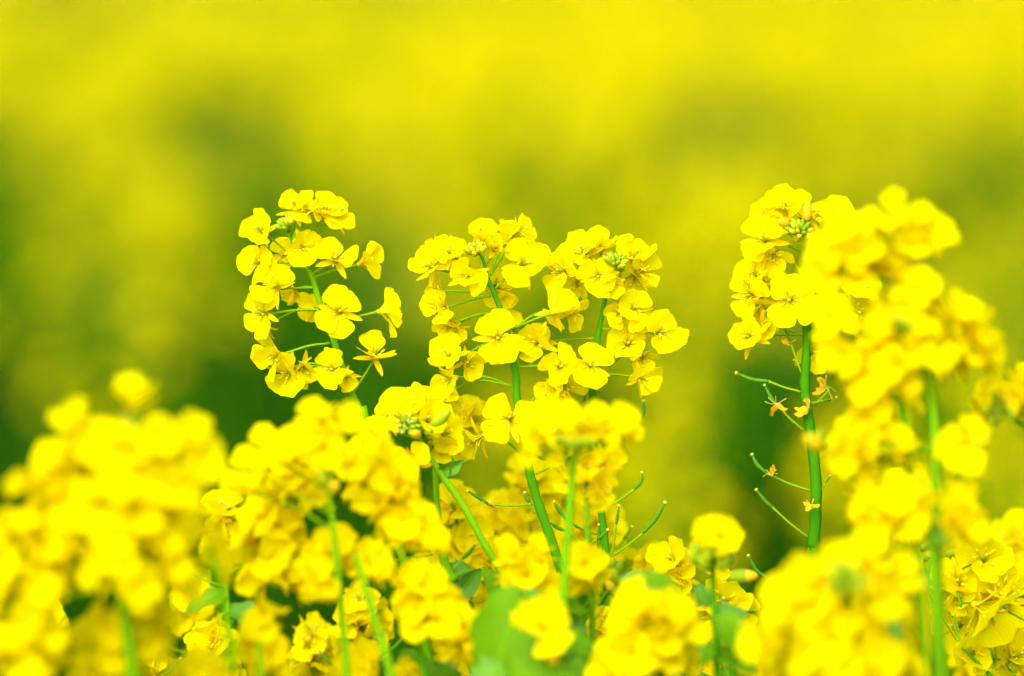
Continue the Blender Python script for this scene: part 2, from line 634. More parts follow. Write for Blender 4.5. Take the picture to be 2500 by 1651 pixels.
    def pod(self, pts, dd=0.0, dds=None, thick=9.0, stalk=5.5, frac=None):
        """seed pod: thin stalk from the stem, a joint, then the slender pod with its stigma; photo positions"""
        dds = dds or [self.dd + dd] * len(pts)
        w = [P(x, y, e) - self.base for (x, y), e in zip(pts, dds)]
        joint = w[1] if len(w) > 2 else w[0].lerp(w[-1], frac or .55)
        if len(w) > 2:
            lower = smooth_path([w[0], w[0].lerp(joint, .5) - Vector((0, 0, (joint - w[0]).length * .03)), joint], 4)
            upper = smooth_path([joint] + w[2:], 5) if len(w) > 3 else smooth_path([joint, joint.lerp(w[2], .5) - Vector((0, 0, (w[2] - joint).length * .07)), w[2]], 5)
        else:
            lower = smooth_path([w[0], joint], 4)
            upper = smooth_path([joint, w[1]], 5)
        v1, f1, _ = tube(lower, [stalk * PX * .5] * (len(lower) - 1) + [stalk * PX * .62], 7)
        n = len(upper)
        rr = []
        for i in range(n):
            t = i / (n - 1)
            rr.append(PX * .5 * thick * (0.62 + .42 * math.sin(math.pi * min(1, t * 1.15)) ** .5 + 0.06 * math.sin(t * 26)) * (1 if t < .8 else 1 - .9 * (t - .8)))
        v2, f2, _ = tube(upper, rr, 7)
        V, F, Mi = merge([(v1, f1, 0), (v2, f2, 1)])
        o = link("seed_pod", make_mesh("seed_pod", V, F, [M_PED, M_POD], midx=Mi), self.root)
        d = (upper[-1] - upper[-2]).normalized()
        v, f = lathe([(0, -.2), (.75, 0), (1.0, .5), (.85, 1.1), (0, 1.3)], 7)
        q = d.to_track_quat('Z', 'Y').to_matrix()
        R_ = thick * PX * .52
        link("stigma", make_mesh("stigma", [upper[-1] + q @ (p * R_) for p in v], f, [M_STIGMA]), o)

    def withered(self, x, y, size=1.0, at=None, dd=0.0, pale=False, stalk_pts=None):
        """a faded flower: shrivelled orange petals on a thin stalk"""
        size *= .5
        r = self.rng
        c = P(x, y, self.dd + dd) - self.base
        parts = []
        if stalk_pts or at:
            pp = [P(a, b, self.dd + dd) - self.base for a, b in (stalk_pts or [at])] + [c]
            path = smooth_path(pp, 4)
            v, f, _ = tube(path, [5.2 * PX * .5] * len(path), 6)
            parts.append((v, f, 0))
        for k in range(5):
            d = Vector((r.uniform(-1, 1), r.uniform(-1, 1), r.uniform(-.3, 1))).normalized()
            pts = smooth_path([c, c + d * .0022 * size, c + d * .0048 * size + Vector((0, 0, r.uniform(-.002, .001)))], 3)
            v, f, _ = tube(pts, [.00013] * (len(pts) - 1) + [.00024], 4)
            parts.append((v, f, 1 if pale else (2 if k == 0 else 1)))
        V, F, Mi = merge(parts)
        o = link("withered_flower", make_mesh("withered_flower", V, F, [M_PED, M_WITHERP, M_DEAD], midx=Mi), self.root)
        for k in range(2 if pale else 3):
            d = Vector((r.uniform(-1, 1), r.uniform(-.6, .6), r.uniform(-.6, .7))).normalized()
            u = d.orthogonal().normalized()
            w = d.cross(u)
            v, f = [], []
            for i in range(6):
                t = i / 5
                wid = .0017 * size * math.sin(math.pi * (0.12 + .8 * t)) * r.uniform(.8, 1.2)
                for s in (-1, -.3, .4, 1):
                    fold = .0010 * size * math.sin(s * 4 + i * 1.7 + k)
                    v.append(c + d * (t * .0055 * size) + u * wid * s + w * (fold * t + .0012 * size * t * t))
            for i in range(5):
                for s in range(3):
                    a = i * 4 + s
                    f.append((a, a + 1, a + 5, a + 4))
            link("withered_petal", make_mesh("withered_petal", v, f, [M_WITHER]), o)

    def leaf(self, base, tip, width, nrm=(0, .4, 1), dd=0.0, dd_tip=None, mat=None, curl=0.25, fold=0.25, lobes=0.0, stalk=None, name="leaf"):
        """leaf from base to tip (photo positions); width in photo pixels; nrm: the way its upper face looks"""
        r = self.rng
        a = P(*base, self.dd + dd) - self.base
        b = P(*tip, self.dd + (dd if dd_tip is None else dd_tip)) - self.base
        ax = b - a
        L = ax.length
        ax.normalize()
        n_ = DIR(*nrm)
        n_ = (n_ - ax * n_.dot(ax)).normalized()
        sd = ax.cross(n_)
        rows, cols = 15, 9
        v, uv, f = [], [], []
        ph = r.uniform(0, 6)
        for i in range(rows):
            s = i / (rows - 1)
            wid = (math.sin(math.pi * min(1, .10 + .88 * s ** .85)) ** .75) * width * PX * .5
            wid *= 1 + lobes * math.sin(s * 17 + ph) * (s > .12)
            for c in range(cols):
                t = -1 + 2 * c / (cols - 1)
                lift = -curl * L * (s - .5) ** 2 * 1.2 + curl * L * .3
                wob = width * PX * .05 * math.sin(4.3 * t + s * 9 + ph) * abs(t)
                v.append(a + ax * (s * L - .03 * L * t * t) + sd * (t * wid * (1 - .25 * fold * abs(t))) + n_ * (lift + fold * wid * abs(t) ** 1.3 + wob))
                uv.append((.5 + .5 * t, s))
        for i in range(rows - 1):
            for c in range(cols - 1):
                q = i * cols + c
                f.append((q, q + 1, q + cols + 1, q + cols))
        o = link(name, make_mesh(name, v, f, [mat or M_LEAF], uv), self.root)
        ml = [a + ax * (s * L) + n_ * (-curl * L * (s - .5) ** 2 * 1.2 + curl * L * .3 + .0002) for s in np.linspace(0, .95, 8)]
        if stalk:
            ml = [P(*stalk, self.dd + dd) - self.base] + ml
        tv, tf, _ = tube(ml, [width * PX * .028 * (1.2 - i / len(ml)) for i in range(len(ml))], 5)
        link("midrib", make_mesh("midrib", tv, tf, [M_STEML]), o)

    def raceme(self, axis, half, n, dds=None, size=1.0, detail=True, updown=0.45, seed_open=None, depth_scale=1.0, jitter=.25, front=False, stalk=True):
        """n flowers spread over the surface of a flower head; axis: photo positions low to high, half: half widths in pixels"""
        r = self.rng
        dds = dds or [self.dd] * len(axis)
        ax = [P(x, y, e) for (x, y), e in zip(axis, dds)]
        k = (FOCUS + dds[0]) / FOCUS
        ln = [0]
        for i in range(1, len(ax)):
            ln.append(ln[-1] + (ax[i] - ax[i - 1]).length)
        tot = ln[-1]

        def at_(t):
            return Vector([np.interp(t * tot, ln, [a[i] for a in ax]) for i in range(3)])
        cum = np.cumsum([np.interp(t, np.linspace(0, 1, len(half)), half) for t in np.linspace(0, 1, 50)])
        cum = cum / cum[-1]
        for i in range(n):
            t = float(np.interp((i + .5) / n, cum, np.linspace(0, 1, 50)))
            t = min(1, max(0, t + r.uniform(-.5, .5) / n * 2))
            ang = i * 2.39996 + r.uniform(-.35, .35)
            if front:
                ang = math.pi * (.5 + 1.15 * (((i * .618034) % 1) - .5)) + r.uniform(-.2, .2)
            hw = float(np.interp(t, np.linspace(0, 1, len(half)), half)) * PX * k
            hw = max(0.0, hw - .0055 * size) * (1 - jitter * r.random())
            rad = RIGHT * math.cos(ang) + TOWARD * math.sin(ang) * depth_scale
            c = at_(t) + rad * hw
            d = (rad * 1.0 + UP * (updown + .55 * (t - .4) + r.uniform(-.35, .3)) + Vector((r.uniform(-.25, .25), r.uniform(-.25, .25), 0))).normalized()
            if t > .93:
                d = (UP + rad * .6).normalized()
            low = at_(max(0, t - .18 - .1 * hw / .02))
            self.flower(0, 0, d, size * r.uniform(.88, 1.1), world=c, at=low, detail=detail, stalk=stalk, opn=seed_open)

    def dew(self, x, y, r_mm=.5, dd=-.006):
        link("dew_drop", DEW, self.root, P(x, y, self.dd + dd) - self.base, None, r_mm * .001)


# ------------------------------------------------------------------ plants in focus
# tall plant standing alone at the left of the group
h = Plant("rapeseed_plant", "leftmost sharp rapeseed plant, leaning stem, head standing alone against green",
          [C1(960, 1680), C1(910, 1530), C1(820, 1330), C1(752, 1130), C1(700, 960), C1(622, 760), C1(582, 620), C1(540, 545), C1(470, 430), C1(420, 330)],
          [20, 19, 18, 17, 16, 15, 14, 11, 8, 6], mat=M_STEML)
for x, y, d, s, o, dd, at in [
    (250, 300, (-.55, .35, .8), 1.0, "cup", -.004, (470, 520)),
    (470, 150, (-.25, .9, .3), .95, "half", .003, (450, 400)),
    (545, 165, (-.05, .9, .45), .95, "half", .000, (450, 400)),
    (660, 180, (.25, .9, .3), 1.0, "cup", .004, (480, 430)),
    (745, 190, (.55, .75, .2), 1.0, "open", .006, (480, 430)),
    (520, 420, (.15, -.15, 1), .98, "open", -.010, (560, 560)),
    (730, 480, (.0, .25, 1), 1.12, "cup", -.008, (575, 600)),
    (940, 490, (.95, .35, .15), 1.0, "half", .004, (590, 620)),
    (215, 510, (-.7, .05, .7), 1.0, "open", .000, (520, 540)),
    (400, 460, (-.3, .1, .6), .9, "open", .008, (520, 545)),
    (320, 650, (-.75, .3, .65), 1.05, "open", -.006, (590, 685)),
    (455, 700, (-.2, -.2, -.6), .7, "half", .006, (590, 685)),
    (245, 830, (-.85, .05, .55), 1.05, "open", -.002, (625, 825)),
    (265, 945, (-.6, -.6, .3), .8, "cup", .006, (625, 830)),
    (755, 820, (.05, .05, 1), 1.12, "open", -.012, (690, 930)),
    (570, 800, (-.4, .0, -.7), .8, "open", .010, (650, 880)),
    (1075, 810, (.75, .1, -.35), 1.05, "open", -.002, (700, 955)),
    (335, 1110, (-.8, -.2, .6), 1.1, "cup", -.006, (695, 1040)),
    (430, 1230, (-.35, -.55, .75), 1.08, "open", -.002, (790, 1250)),
    (540, 1190, (.3, -.4, .5), .85, "cup", .004, (790, 1250)),
    (710, 1190, (-.15, .1, 1), .98, "cup", -.010, (800, 1260)),
    (800, 1240, (.3, -.5, .6), .75, "half", -.006, (805, 1280)),
    (985, 1080, (.15, .75, .25), 1.1, "cup", -.002, (845, 1350)),
]:
    h.flower(*C1(x, y), d, s * 1.04, o, dd, at=C1(*at))
h.buds(*C1(405, 268), n=15, spread=17, size=4.4, dd=-.016, d=(-.5, .8, .5))

# tall plant in the middle
h = Plant("rapeseed_plant", "sharp rapeseed plant with long thick curved stem, head at the middle",
          [C3(1400, 1560), C3(1320, 1330), C3(1235, 1080), C3(1155, 850), C3(1100, 650), C3(1065, 430), C3(1015, 150), C2(785, 1180), C2(760, 1040), C2(690, 760), C2(640, 620), C2(592, 510), C2(565, 400), C2(530, 320)],
          [28, 27, 26, 25, 24, 23, 21, 20, 19, 16, 14, 12, 9, 7])
for x, y, d, s, o, dd, at in [
    (190, 400, (-.65, .2, .75), 1.0, "cup", -.002, (590, 560)),
    (320, 300, (-.4, .6, .6), 1.0, "cup", -.004, (585, 520)),
    (230, 285, (-.7, .6, -.2), .8, "half", .006, (585, 520)),
    (450, 470, (-.15, .05, 1), 1.05, "cup", -.012, (590, 540)),
    (545, 190, (-.1, .95, .1), 1.05, "half", .004, (560, 380)),
    (640, 260, (.05, .85, .6), .95, "tulip", -.008, (575, 420)),
    (735, 180, (.1, 1, -.1), .95, "half", .004, (610, 480)),
    (815, 160, (.75, .55, .1), .9, "cup", .006, (610, 480)),
    (850, 380, (.35, .15, .9), 1.25, "open", -.004, (640, 575)),
    (650, 560, (.1, -.2, .7), 1.0, "open", .010, (620, 570)),
    (700, 620, (.3, -.4, .4), .8, "cup", .012, (640, 610)),
    (240, 560, (-.7, .1, .3), .7, "half", .002, (610, 620)),
    (260, 690, (-.75, -.1, .55), 1.05, "cup", -.002, (612, 625)),
    (330, 810, (-.6, -.3, .5), .9, "half", .002, (670, 745)),
    (370, 850, (-.2, -.7, .5), .75, "cup", .004, (670, 745)),
    (660, 890, (-.03, .02, 1), 1.28, "flat", -.014, (700, 800)),
    (720, 770, (.3, .5, .3), .85, "open", .012, (690, 790)),
    (310, 1000, (-.6, .45, .55), 1.1, "open", -.004, (740, 920)),
    (460, 1070, (.5, -.3, .4), .9, "cup", .000, (740, 920)),
    (320, 1190, (-.65, -.3, .5), .95, "cup", -.002, (755, 1240)),
    (310, 1320, (-.2, -.85, .4), .85, "open", .002, (755, 1240)),
    (1065, 690, (.35, .25, -.75), 1.22, "open", -.006, (765, 850)),
    (1180, 720, (.7, -.2, .2), 1.0, "open", .004, (765, 850)),
    (1090, 1090, (.1, .05, 1), 1.15, "cup", -.008, (795, 1110)),
    (1130, 1230, (.5, -.45, .7), 1.1, "open", -.004, (850, 1385)),
    (1010, 1240, (-.8, -.1, .5), .9, "half", -.006, (850, 1390)),
    (920, 920, (-.35, .1, .9), 1.05, "cup", .002, (700, 830)),
    (740, 1440, (.0, .1, 1), 1.22, "flat", -.016, (855, 1560)),
]:
    h.flower(*C2(x, y), d, s, o, dd, at=C2(*at))
h.flower(*C3(720, 420), (-.7, -.35, .35), 1.1, "cup", -.004, at=C3(1040, 525))
h.buds(*C2(505, 290), n=15, spread=20, size=4.4, dd=-.014, d=(-.2, .9, .5))
h.pod([C3(1120, 872), C3(820, 872), C3(750, 825), C3(682, 785)])
h.withered(*C3(810, 866), 1.3, pale=True)
h.pod([C3(1135, 935), C3(1098, 860), C3(1070, 800)], thick=10)
h.pod([C3(1140, 665), C3(1400, 520), C3(1480, 450)], dd=-.01)
h.pod([C3(1320, 598), C3(1210, 570), C3(1100, 500)], dd=.01, thick=7)

# its neighbour
h = Plant("rapeseed_plant", "sharp rapeseed plant with slender stem and many bare green pods below its head",
          [C3(1680, 1560), C3(1635, 1300), C3(1608, 1050), C3(1580, 850), C3(1545, 560), C3(1530, 180), C2(1318, 1180), C2(1345, 900), C2(1372, 750), C2(1405, 590), C2(1435, 470), C2(1450, 400)],
          [22, 21, 20, 19, 19, 19, 17, 14, 12, 9, 7, 6], dd=.008)
for x, y, d, s, o, dd, at in [
    (1090, 430, (-.6, .15, .8), 1.15, "open", -.004, (1395, 620)),
    (1240, 300, (-.35, .8, .5), 1.1, "cup", .000, (1420, 520)),
    (1180, 330, (-.6, .6, .4), 1.0, "cup", .004, (1420, 520)),
    (1370, 250, (.1, .95, .2), 1.0, "half", .004, (1435, 480)),
    (1350, 470, (-.1, -.1, 1), 1.05, "cup", -.012, (1405, 590)),
    (1430, 520, (.2, -.55, .8), .85, "half", -.010, (1400, 600)),
    (1600, 330, (.3, .75, .5), 1.1, "half", -.002, (1430, 550)),
    (1650, 430, (.75, .3, .5), 1.05, "cup", -.002, (1430, 560)),
    (1600, 500, (.5, -.5, .5), .95, "open", .004, (1420, 600)),
    (1200, 520, (-.4, -.5, .5), .9, "open", .006, (1370, 640)),
    (1590, 690, (.3, .2, .9), 1.05, "open", -.006, (1400, 710)),
    (1480, 720, (-.6, -.3, .5), .8, "half", -.004, (1400, 705)),
    (1790, 850, (.65, .05, .75), 1.2, "open", -.004, (1378, 850)),
    (1670, 800, (-.5, .55, .4), .75, "half", .000, (1378, 850)),
    (1550, 930, (-.1, .15, .9), 1.1, "cup", .000, (1435, 1090)),
    (1650, 1030, (.3, -.5, .5), .9, "cup", .002, (1420, 1105)),
    (1660, 1170, (.75, -.1, .6), 1.0, "cup", -.002, (1340, 1170)),
    (1290, 1080, (.1, .15, 1), 1.15, "flat", -.016, (1250, 1340)),
    (950, 900, (-.5, .2, .7), .9, "cup", .006, (1310, 915)),
]:
    h.flower(*C2(x, y), d, s, o, dd, at=C2(*at))
h.buds(*C2(1468, 365), n=16, spread=22, size=4.4, dd=-.014, d=(.15, .9, .5))
for q_ in ((1495, 440), (1500, 525), (1480, 395)):
    h.bud(*C2(*q_), (.5, .2, .8), 5.5, 1 if q_[1] > 500 else 0, -.006)
for pts_, th_ in [
    ([C3(1605, 905), C3(1815, 772), C3(1862, 715), C3(1868, 662)], 9),
    ([C3(1650, 1232), C3(1872, 1072), C3(1960, 970), C3(2022, 868)], 11),
    ([C3(1560, 1078), C3(1350, 975), C3(1300, 910), C3(1272, 862)], 10),
    ([C3(1575, 1218), C3(1345, 1052), C3(1245, 1000)], 9),
    ([C3(1660, 1225), C3(1692, 1010), C3(1710, 888)], 8),
    ([C3(1600, 1300), C3(1572, 1180), C3(1576, 1020)], 10),
]:
    h.pod(pts_, thick=th_)
h.pod([C3(1690, 1175), C3(1740, 1110), C3(1795, 1030)], dd=.03, thick=8)
h.pod([C3(1400, 1215), C3(1560, 1112), C3(1630, 1052)], dd=-.02, thick=9)
h.pod([C3(1540, 420), C3(1800, 330), C3(1872, 260), C3(1880, 172)], dd=.004, thick=10)
h.pod([C3(1560, 610), C3(1600, 570), C3(1660, 470)], dd=.004, thick=7)
h.pod([C3(1570, 1075), C3(1440, 1030), C3(1405, 1012)], dd=.004, thick=8)

# straight plant at the right with spent flowers along the stem
h = Plant("rapeseed_plant", "sharp rapeseed plant with straight upright stem, pods and withered orange blossoms along it",
          [C5(540, 1100), C5(555, 870), C5(570, 680), C5(572, 480), C5(548, 260), C5(520, 60), C4(630, 1400), C4(640, 1200), C4(644, 900), C4(643, 640), C4(640, 520), C4(635, 400), C4(620, 330)],
          [30, 29, 28, 27, 25, 24, 23, 21, 18, 14, 10, 8, 7], dd=.01)
for x, y, d, s, o, dd, at in [
    (500, 160, (-.15, .85, .4), 1.1, "cup", .004, (635, 420)),
    (420, 190, (-.5, .8, .2), .9, "half", .008, (635, 420)),
    (610, 175, (.1, .9, .3), 1.05, "cup", .008, (635, 400)),
    (700, 210, (.5, .8, .3), 1.0, "half", .004, (640, 420)),
    (830, 230, (.6, .7, .3), 1.2, "cup", .008, (645, 500)),
    (350, 240, (-.7, .65, .2), .9, "half", .004, (635, 450)),
    (345, 390, (-.35, .1, .95), 1.18, "open", -.008, (620, 640)),
    (430, 320, (.1, .7, .4), 1.0, "cup", .004, (635, 500)),
    (420, 510, (-.1, -.5, .8), 1.0, "cup", -.004, (620, 640)),
    (300, 480, (-.6, -.3, .4), 1.0, "cup", .004, (620, 650)),
    (280, 620, (-.55, .5, .6), 1.0, "cup", .000, (640, 740)),
    (385, 700, (.5, .3, .2), .8, "half", .002, (640, 740)),
    (235, 770, (-.7, -.05, .7), 1.15, "open", -.004, (640, 860)),
    (310, 860, (-.2, -.8, .4), 1.0, "half", .002, (640, 860)),
    (525, 800, (-.05, .02, 1), 1.35, "flat", -.012, (640, 850)),
    (720, 720, (.6, .2, .6), 1.0, "open", .010, (645, 800)),
    (235, 1050, (-.55, .1, .8), 1.08, "cup", -.004, (618, 1055)),
    (350, 980, (.4, -.1, .3), .8, "half", -.002, (618, 1055)),
    (690, 1160, (.3, .05, .9), 1.1, "cup", .010, (650, 1060)),
    (1000, 700, (.6, .5, .7), 1.25, "open", .012, (645, 860)),
    (980, 880, (.6, -.2, .7), 1.1, "cup", .012, (645, 900)),
    (800, 900, (.3, -.5, .8), 1.0, "open", .012, (645, 900)),
    (800, 470, (.5, .3, .8), 1.1, "open", .010, (640, 560)),
    (740, 330, (.6, .5, .4), .9, "open", .010, (640, 480)),
]:
    h.flower(*C4(x, y), d, s, o, dd, at=C4(*at))
h.buds(*C4(600, 320), n=16, spread=26, size=4.8, dd=-.018, d=(.0, .75, .7))
h.bud(*C4(645, 215), (0, 1, .1), 7.5, 2, -.018)
h.bud(*C4(580, 400), (.1, -.1, 1), 6.0, 2, -.012)
h.bud(*C4(490, 300), (-.5, .3, .8), 8.0, 2, -.010)
h.pod([C4(605, 1447), C4(380, 1375), C4(168, 1322)], thick=10)
h.pod([C5(545, 542), C5(300, 445), C5(245, 395), C5(220, 345)], thick=9)
h.pod([C5(530, 800), C5(330, 632), C5(245, 540)], thick=9)
h.pod([C5(470, 1080), C5(310, 1028), C5(245, 985), C5(200, 905)], thick=9)
h.pod([C5(595, 545), C5(650, 460)], thick=5)
h.pod([C4(660, 1525), C4(760, 1505), C4(840, 1485)], thick=6)
h.withered(*C5(320, 455), 1.5, dd=-.003)
h.withered(*C4(770, 1415), 2.0, stalk_pts=[C4(700, 1530), C4(790, 1440)])
h.withered(*C5(530, 90), 2.0, at=C5(520, 120), dd=-.006)
h.withered(*C5(545, 625), 1.2, at=C5(560, 640), dd=-.008)
h.withered(*C4(535, 1120), 1.6, stalk_pts=[C4(605, 1315)], pale=True)
h.pod([C4(605, 1315), C4(540, 1130), C4(490, 1000)], thick=7)
h.pod([C5(505, 207), C5(350, 62), C5(290, -40)], thick=8)
h.withered(*C5(350, 60), 1.8, pale=True, dd=-.003)

# plant with leaning branch, buds and dew, left of the middle
h = Plant("rapeseed_plant", "sharp rapeseed plant leaning left, dewy bud cluster on top, small curled leaf below",
          [C3(1060, 1560), C3(970, 1430), C3(800, 1160), C3(645, 880), C3(505, 680), C3(425, 560), C3(375, 470), C3(340, 390)],
          [21, 20, 19, 18, 18, 14, 10, 8], dd=-.02, mat=M_STEML)
for x, y, d, s, o, dd, at in [
    (110, 300, (-.7, .5, .4), 1.2, "cup", .002, (360, 430)),
    (240, 190, (-.3, .8, .5), 1.2, "cup", .006, (350, 400)),
    (350, 160, (.1, .8, .55), 1.2, "cup", .006, (350, 400)),
    (400, 270, (.2, .3, .9), 1.15, "half", -.006, (350, 400)),
    (530, 370, (.8, .1, .5), 1.2, "open", .006, (400, 520)),
    (500, 470, (.5, -.5, .4), .9, "open", .006, (410, 540)),
    (290, 590, (-.6, -.1, .75), 1.4, "open", -.008, (420, 550)),
    (190, 250, (-.5, .4, .7), 1.0, "cup", -.002, (350, 400)),
]:
    h.flower(*C3(x, y), d, s, o, dd, at=C3(*at))
h.buds(*C3(255, 320), n=15, spread=25, size=4.6, dd=-.012, d=(-.2, .35, 1), gold=.05)
h.bud(*C3(490, 285), (.75, .6, .3), 9.5, 0, -.008)
h.bud(*C3(322, 392), (-.2, .1, 1), 8.0, 2, -.014)
h.bud(*C3(410, 372), (.3, .1, .8), 7.0, 0, -.010)
h.leaf(C3(480, 645), C3(655, 570), 42, (.2, -.3, 1), mat=M_LEAF, fold=.5, curl=.5)
h.leaf(C3(545, 690), C3(570, 540), 30, (.9, .1, .5), mat=M_LEAFL, fold=.5, curl=.2)
for p_ in ((265, 292), (240, 335), (225, 370), (290, 300)):
    h.dew(*C3(*p_), .6, -.022)

# pale thin stem behind it
h = Plant("rapeseed_plant", "pale green rapeseed stem rising beside the leaning one, its small head tucked behind other blossoms",
          [C3(620, 1600), C3(560, 1400), C3(505, 1200), C3(470, 900), C3(458, 700), C3(462, 560), C3(480, 420)],
          [34, 33, 22, 17, 16, 15, 9], dd=.03, mat=M_STEML)
for x, y, d, s, o, dd, at in [
    (560, 310, (.2, .6, .6), 1.1, "cup", .0, (470, 520)),
    (650, 230, (.1, .75, .6), 1.3, "open", .002, (470, 500)),
    (730, 270, (.5, .4, .6), 1.1, "cup", .002, (470, 510)),
    (610, 440, (.3, -.4, .4), 1.0, "open", .004, (470, 540)),
]:
    h.flower(*C3(x, y), d, s, o, dd, at=C3(*at))
h.pod([C3(560, 1335), C3(640, 1245), C3(725, 1150)], thick=10)
h.leaf(C3(560, 1390), C3(720, 1330), 75, (-.2, .7, .7), mat=M_LEAF, fold=.6, curl=.5, lobes=.08)
h.leaf(C3(610, 1500), C3(770, 1310), 60, (.5, .3, .9), mat=M_LEAF, fold=.5, curl=-.3, dd=-.01)
h.leaf(C3(940, 1560), C3(780, 1300), 66, (.3, .3, 1), mat=M_LEAFL, fold=.2, curl=.3, dd=-.01)
h.pod([C3(440, 1215), C3(300, 1232), C3(160, 1250)], thick=6)

# heads just behind the middle stems
h = Plant("rapeseed_plant", "slightly soft rapeseed head just behind the long middle stem, two bright lobes left of it",
          [C3(1190, 1500), C3(1150, 1250), C3(1100, 1050), C3(1090, 850), C3(1120, 700)], [18, 17, 15, 12, 9], dd=.09, mat=M_STEML)
for x, y, d, s, o in [(1080, 640, (-.4, .5, .7), 1.3, "cup"), (1180, 690, (.3, .4, .8), 1.2, "open"), (1090, 760, (-.6, -.2, .7), 1.2, "open"),
                      (1200, 790, (.4, -.2, .8), 1.1, "cup"), (1050, 700, (-.8, .2, .4), .9, "half"), (1140, 860, (0, -.6, .6), 1.0, "open"),
                      (880, 900, (-.5, .6, .6), 1.2, "cup"), (1000, 880, (0, .7, .6), 1.3, "open"), (1100, 990, (.5, -.1, .8), 1.5, "open"),
                      (920, 1000, (-.5, -.2, .8), 1.4, "open"), (1000, 1010, (0, -.3, .9), 1.2, "cup"), (860, 1080, (-.4, -.5, .7), 1.4, "flat"),
                      (750, 940, (-.6, .6, .4), 1.1, "cup")]:
    h.flower(*C3(x, y), d, s * .88, o)
h = Plant("rapeseed_plant", "low sharp rapeseed head with open blossoms between the pale stem and leaning stem",
          [C3(700, 1560), C3(660, 1300), C3(620, 1100), C3(590, 960)], [14, 13, 11, 8], dd=.05)
for x, y, d, s, o in [(570, 860, (-.2, .8, .5), 1.3, "cup"), (620, 850, (.5, .7, .3), 1.1, "half"), (690, 1070, (.4, .2, .9), 1.15, "open"),
                      (590, 1180, (-.3, -.1, .95), 1.4, "cup"), (640, 1150, (.3, .3, .8), 1.0, "cup"), (700, 1240, (.4, -.4, .7), 1.1, "open"),
                      (800, 1270, (.5, .2, .7), 1.15, "open"), (860, 1260, (.4, .6, .4), 1.0, "cup"), (830, 1200, (-.2, .5, .5), 1.0, "cup"),
                      (780, 1500, (-.2, .1, .8), 1.1, "open"), (840, 1530, (.3, -.3, .8), 1.0, "cup")]:
    h.flower(*C3(x, y), d, s, o)
h.buds(*C3(600, 985), n=10, spread=18, size=3.6)

h = Plant("rapeseed_plant", "softly blurred rapeseed head low beside the bare pods, pale stem in front of it",
          [C3(1520, 1560), C3(1500, 1250), C3(1490, 900), C3(1480, 640)], [16, 15, 13, 10], dd=-.07, mat=M_STEML)
for x, y, d, s, o in [(1470, 600, (-.1, .6, .8), 1.25, "cup"), (1560, 640, (.3, .2, .9), 1.2, "open"), (1640, 560, (.6, .6, .4), 1.2, "tulip"),
                      (1600, 740, (.5, -.3, .8), 1.1, "open"), (1480, 720, (-.5, -.2, .8), 1.1, "cup"), (1340, 690, (-.8, 0, .5), 1.0, "half"),
                      (1530, 810, (0, -.6, .7), 1.0, "cup"), (1460, 520, (0, .8, .3), .9, "half")]:
    h.flower(*C3(x, y), d, s * .85, o)
h = Plant("rapeseed_plant", "softly blurred rapeseed blossoms behind the bare pods of the slender stem",
          [C3(1560, 1560), C3(1530, 1300), C3(1520, 1080), C3(1530, 950)], [14, 13, 11, 9], dd=.11, mat=M_STEML)
for x, y, d, s, o in [(1500, 940, (-.5, .5, .7), 1.3, "cup"), (1560, 980, (.3, .3, .9), 1.2, "open"), (1640, 1000, (.6, .4, .5), 1.2, "half"),
                      (1470, 1090, (-.6, -.2, .7), 1.1, "cup"), (1560, 1140, (.1, -.5, .8), 1.2, "open"), (1650, 1150, (.6, -.2, .6), 1.0, "cup"),
                      (1310, 800, (-.5, .3, .6), .9, "cup"), (1260, 890, (-.4, -.3, .6), .9, "cup")]:
    h.flower(*C3(x, y), d, s, o)

# ------------------------------------------------------------------ blurred plants in front
FG = "rapeseed plants blurred in front of the focus"


def clump(label, stem, widths, dd, heads, mat=None, detail=False, group=FG, back=0.0):
    p = Plant("rapeseed_plant", label, stem, widths, dd, mat=mat or M_STEML, group=group)
    for ax, half, n, kw in heads:
        p.raceme(ax, half, n, dds=[dd + back] * len(ax), detail=detail, **kw)
    return p


# big clump at the lower left
c = clump("big strongly blurred rapeseed head filling the lower left corner",
          [(330, 1700), (305, 1500), (300, 1350), (310, 1180), (318, 1060)], [26, 25, 22, 18, 12], -.23,
          [([(280, 1440), (280, 1300), (285, 1160), (290, 1060)], [230, 235, 225, 150], 46, dict(size=1.3)),
           ], )
for x, y, d, s, o in [(324, 968, (0.05, .5, .12), 1.25, "half"), (182, 1020, (-.4, .7, .5), 1.2, "cup"), (455, 1060, (.5, .5, .7), 1.35, "cup"),
                      (500, 1110, (.8, .2, .5), 1.2, "open"), (390, 1060, (.1, .6, .8), 1.25, "cup"), (240, 1080, (-.3, .4, .85), 1.2, "open"),
                      (130, 1120, (-.6, .5, .6), 1.2, "cup"), (65, 1170, (-.9, .3, .3), 1.15, "half"), (440, 1180, (.5, 0, .9), 1.2, "open"),
                      (310, 1100, (0, .3, 1), 1.2, "cup"), (160, 1220, (-.5, 0, .8), 1.2, "open"), (330, 1240, (.1, -.1, 1), 1.2, "cup")]:
    c.flower(x, y, d, s * 1.08, o, -.015, detail=False)
c.raceme([(330, 1600), (330, 1480)], [130, 150], 12, dds=[-.21] * 2, detail=False, size=1.2)
c.bud(310, 1040, (0, 1, .2), 9, 0)
c.bud(330, 1045, (.2, 1, .2), 8, 0)
c = clump("strongly blurred golden rapeseed head low at the left picture edge",
          [(60, 1800), (50, 1640), (45, 1500)], [22, 20, 14], -.24,
          [([(30, 1660), (35, 1500), (40, 1320), (30, 1260)], [150, 150, 140, 90], 26, dict(size=1.2))])
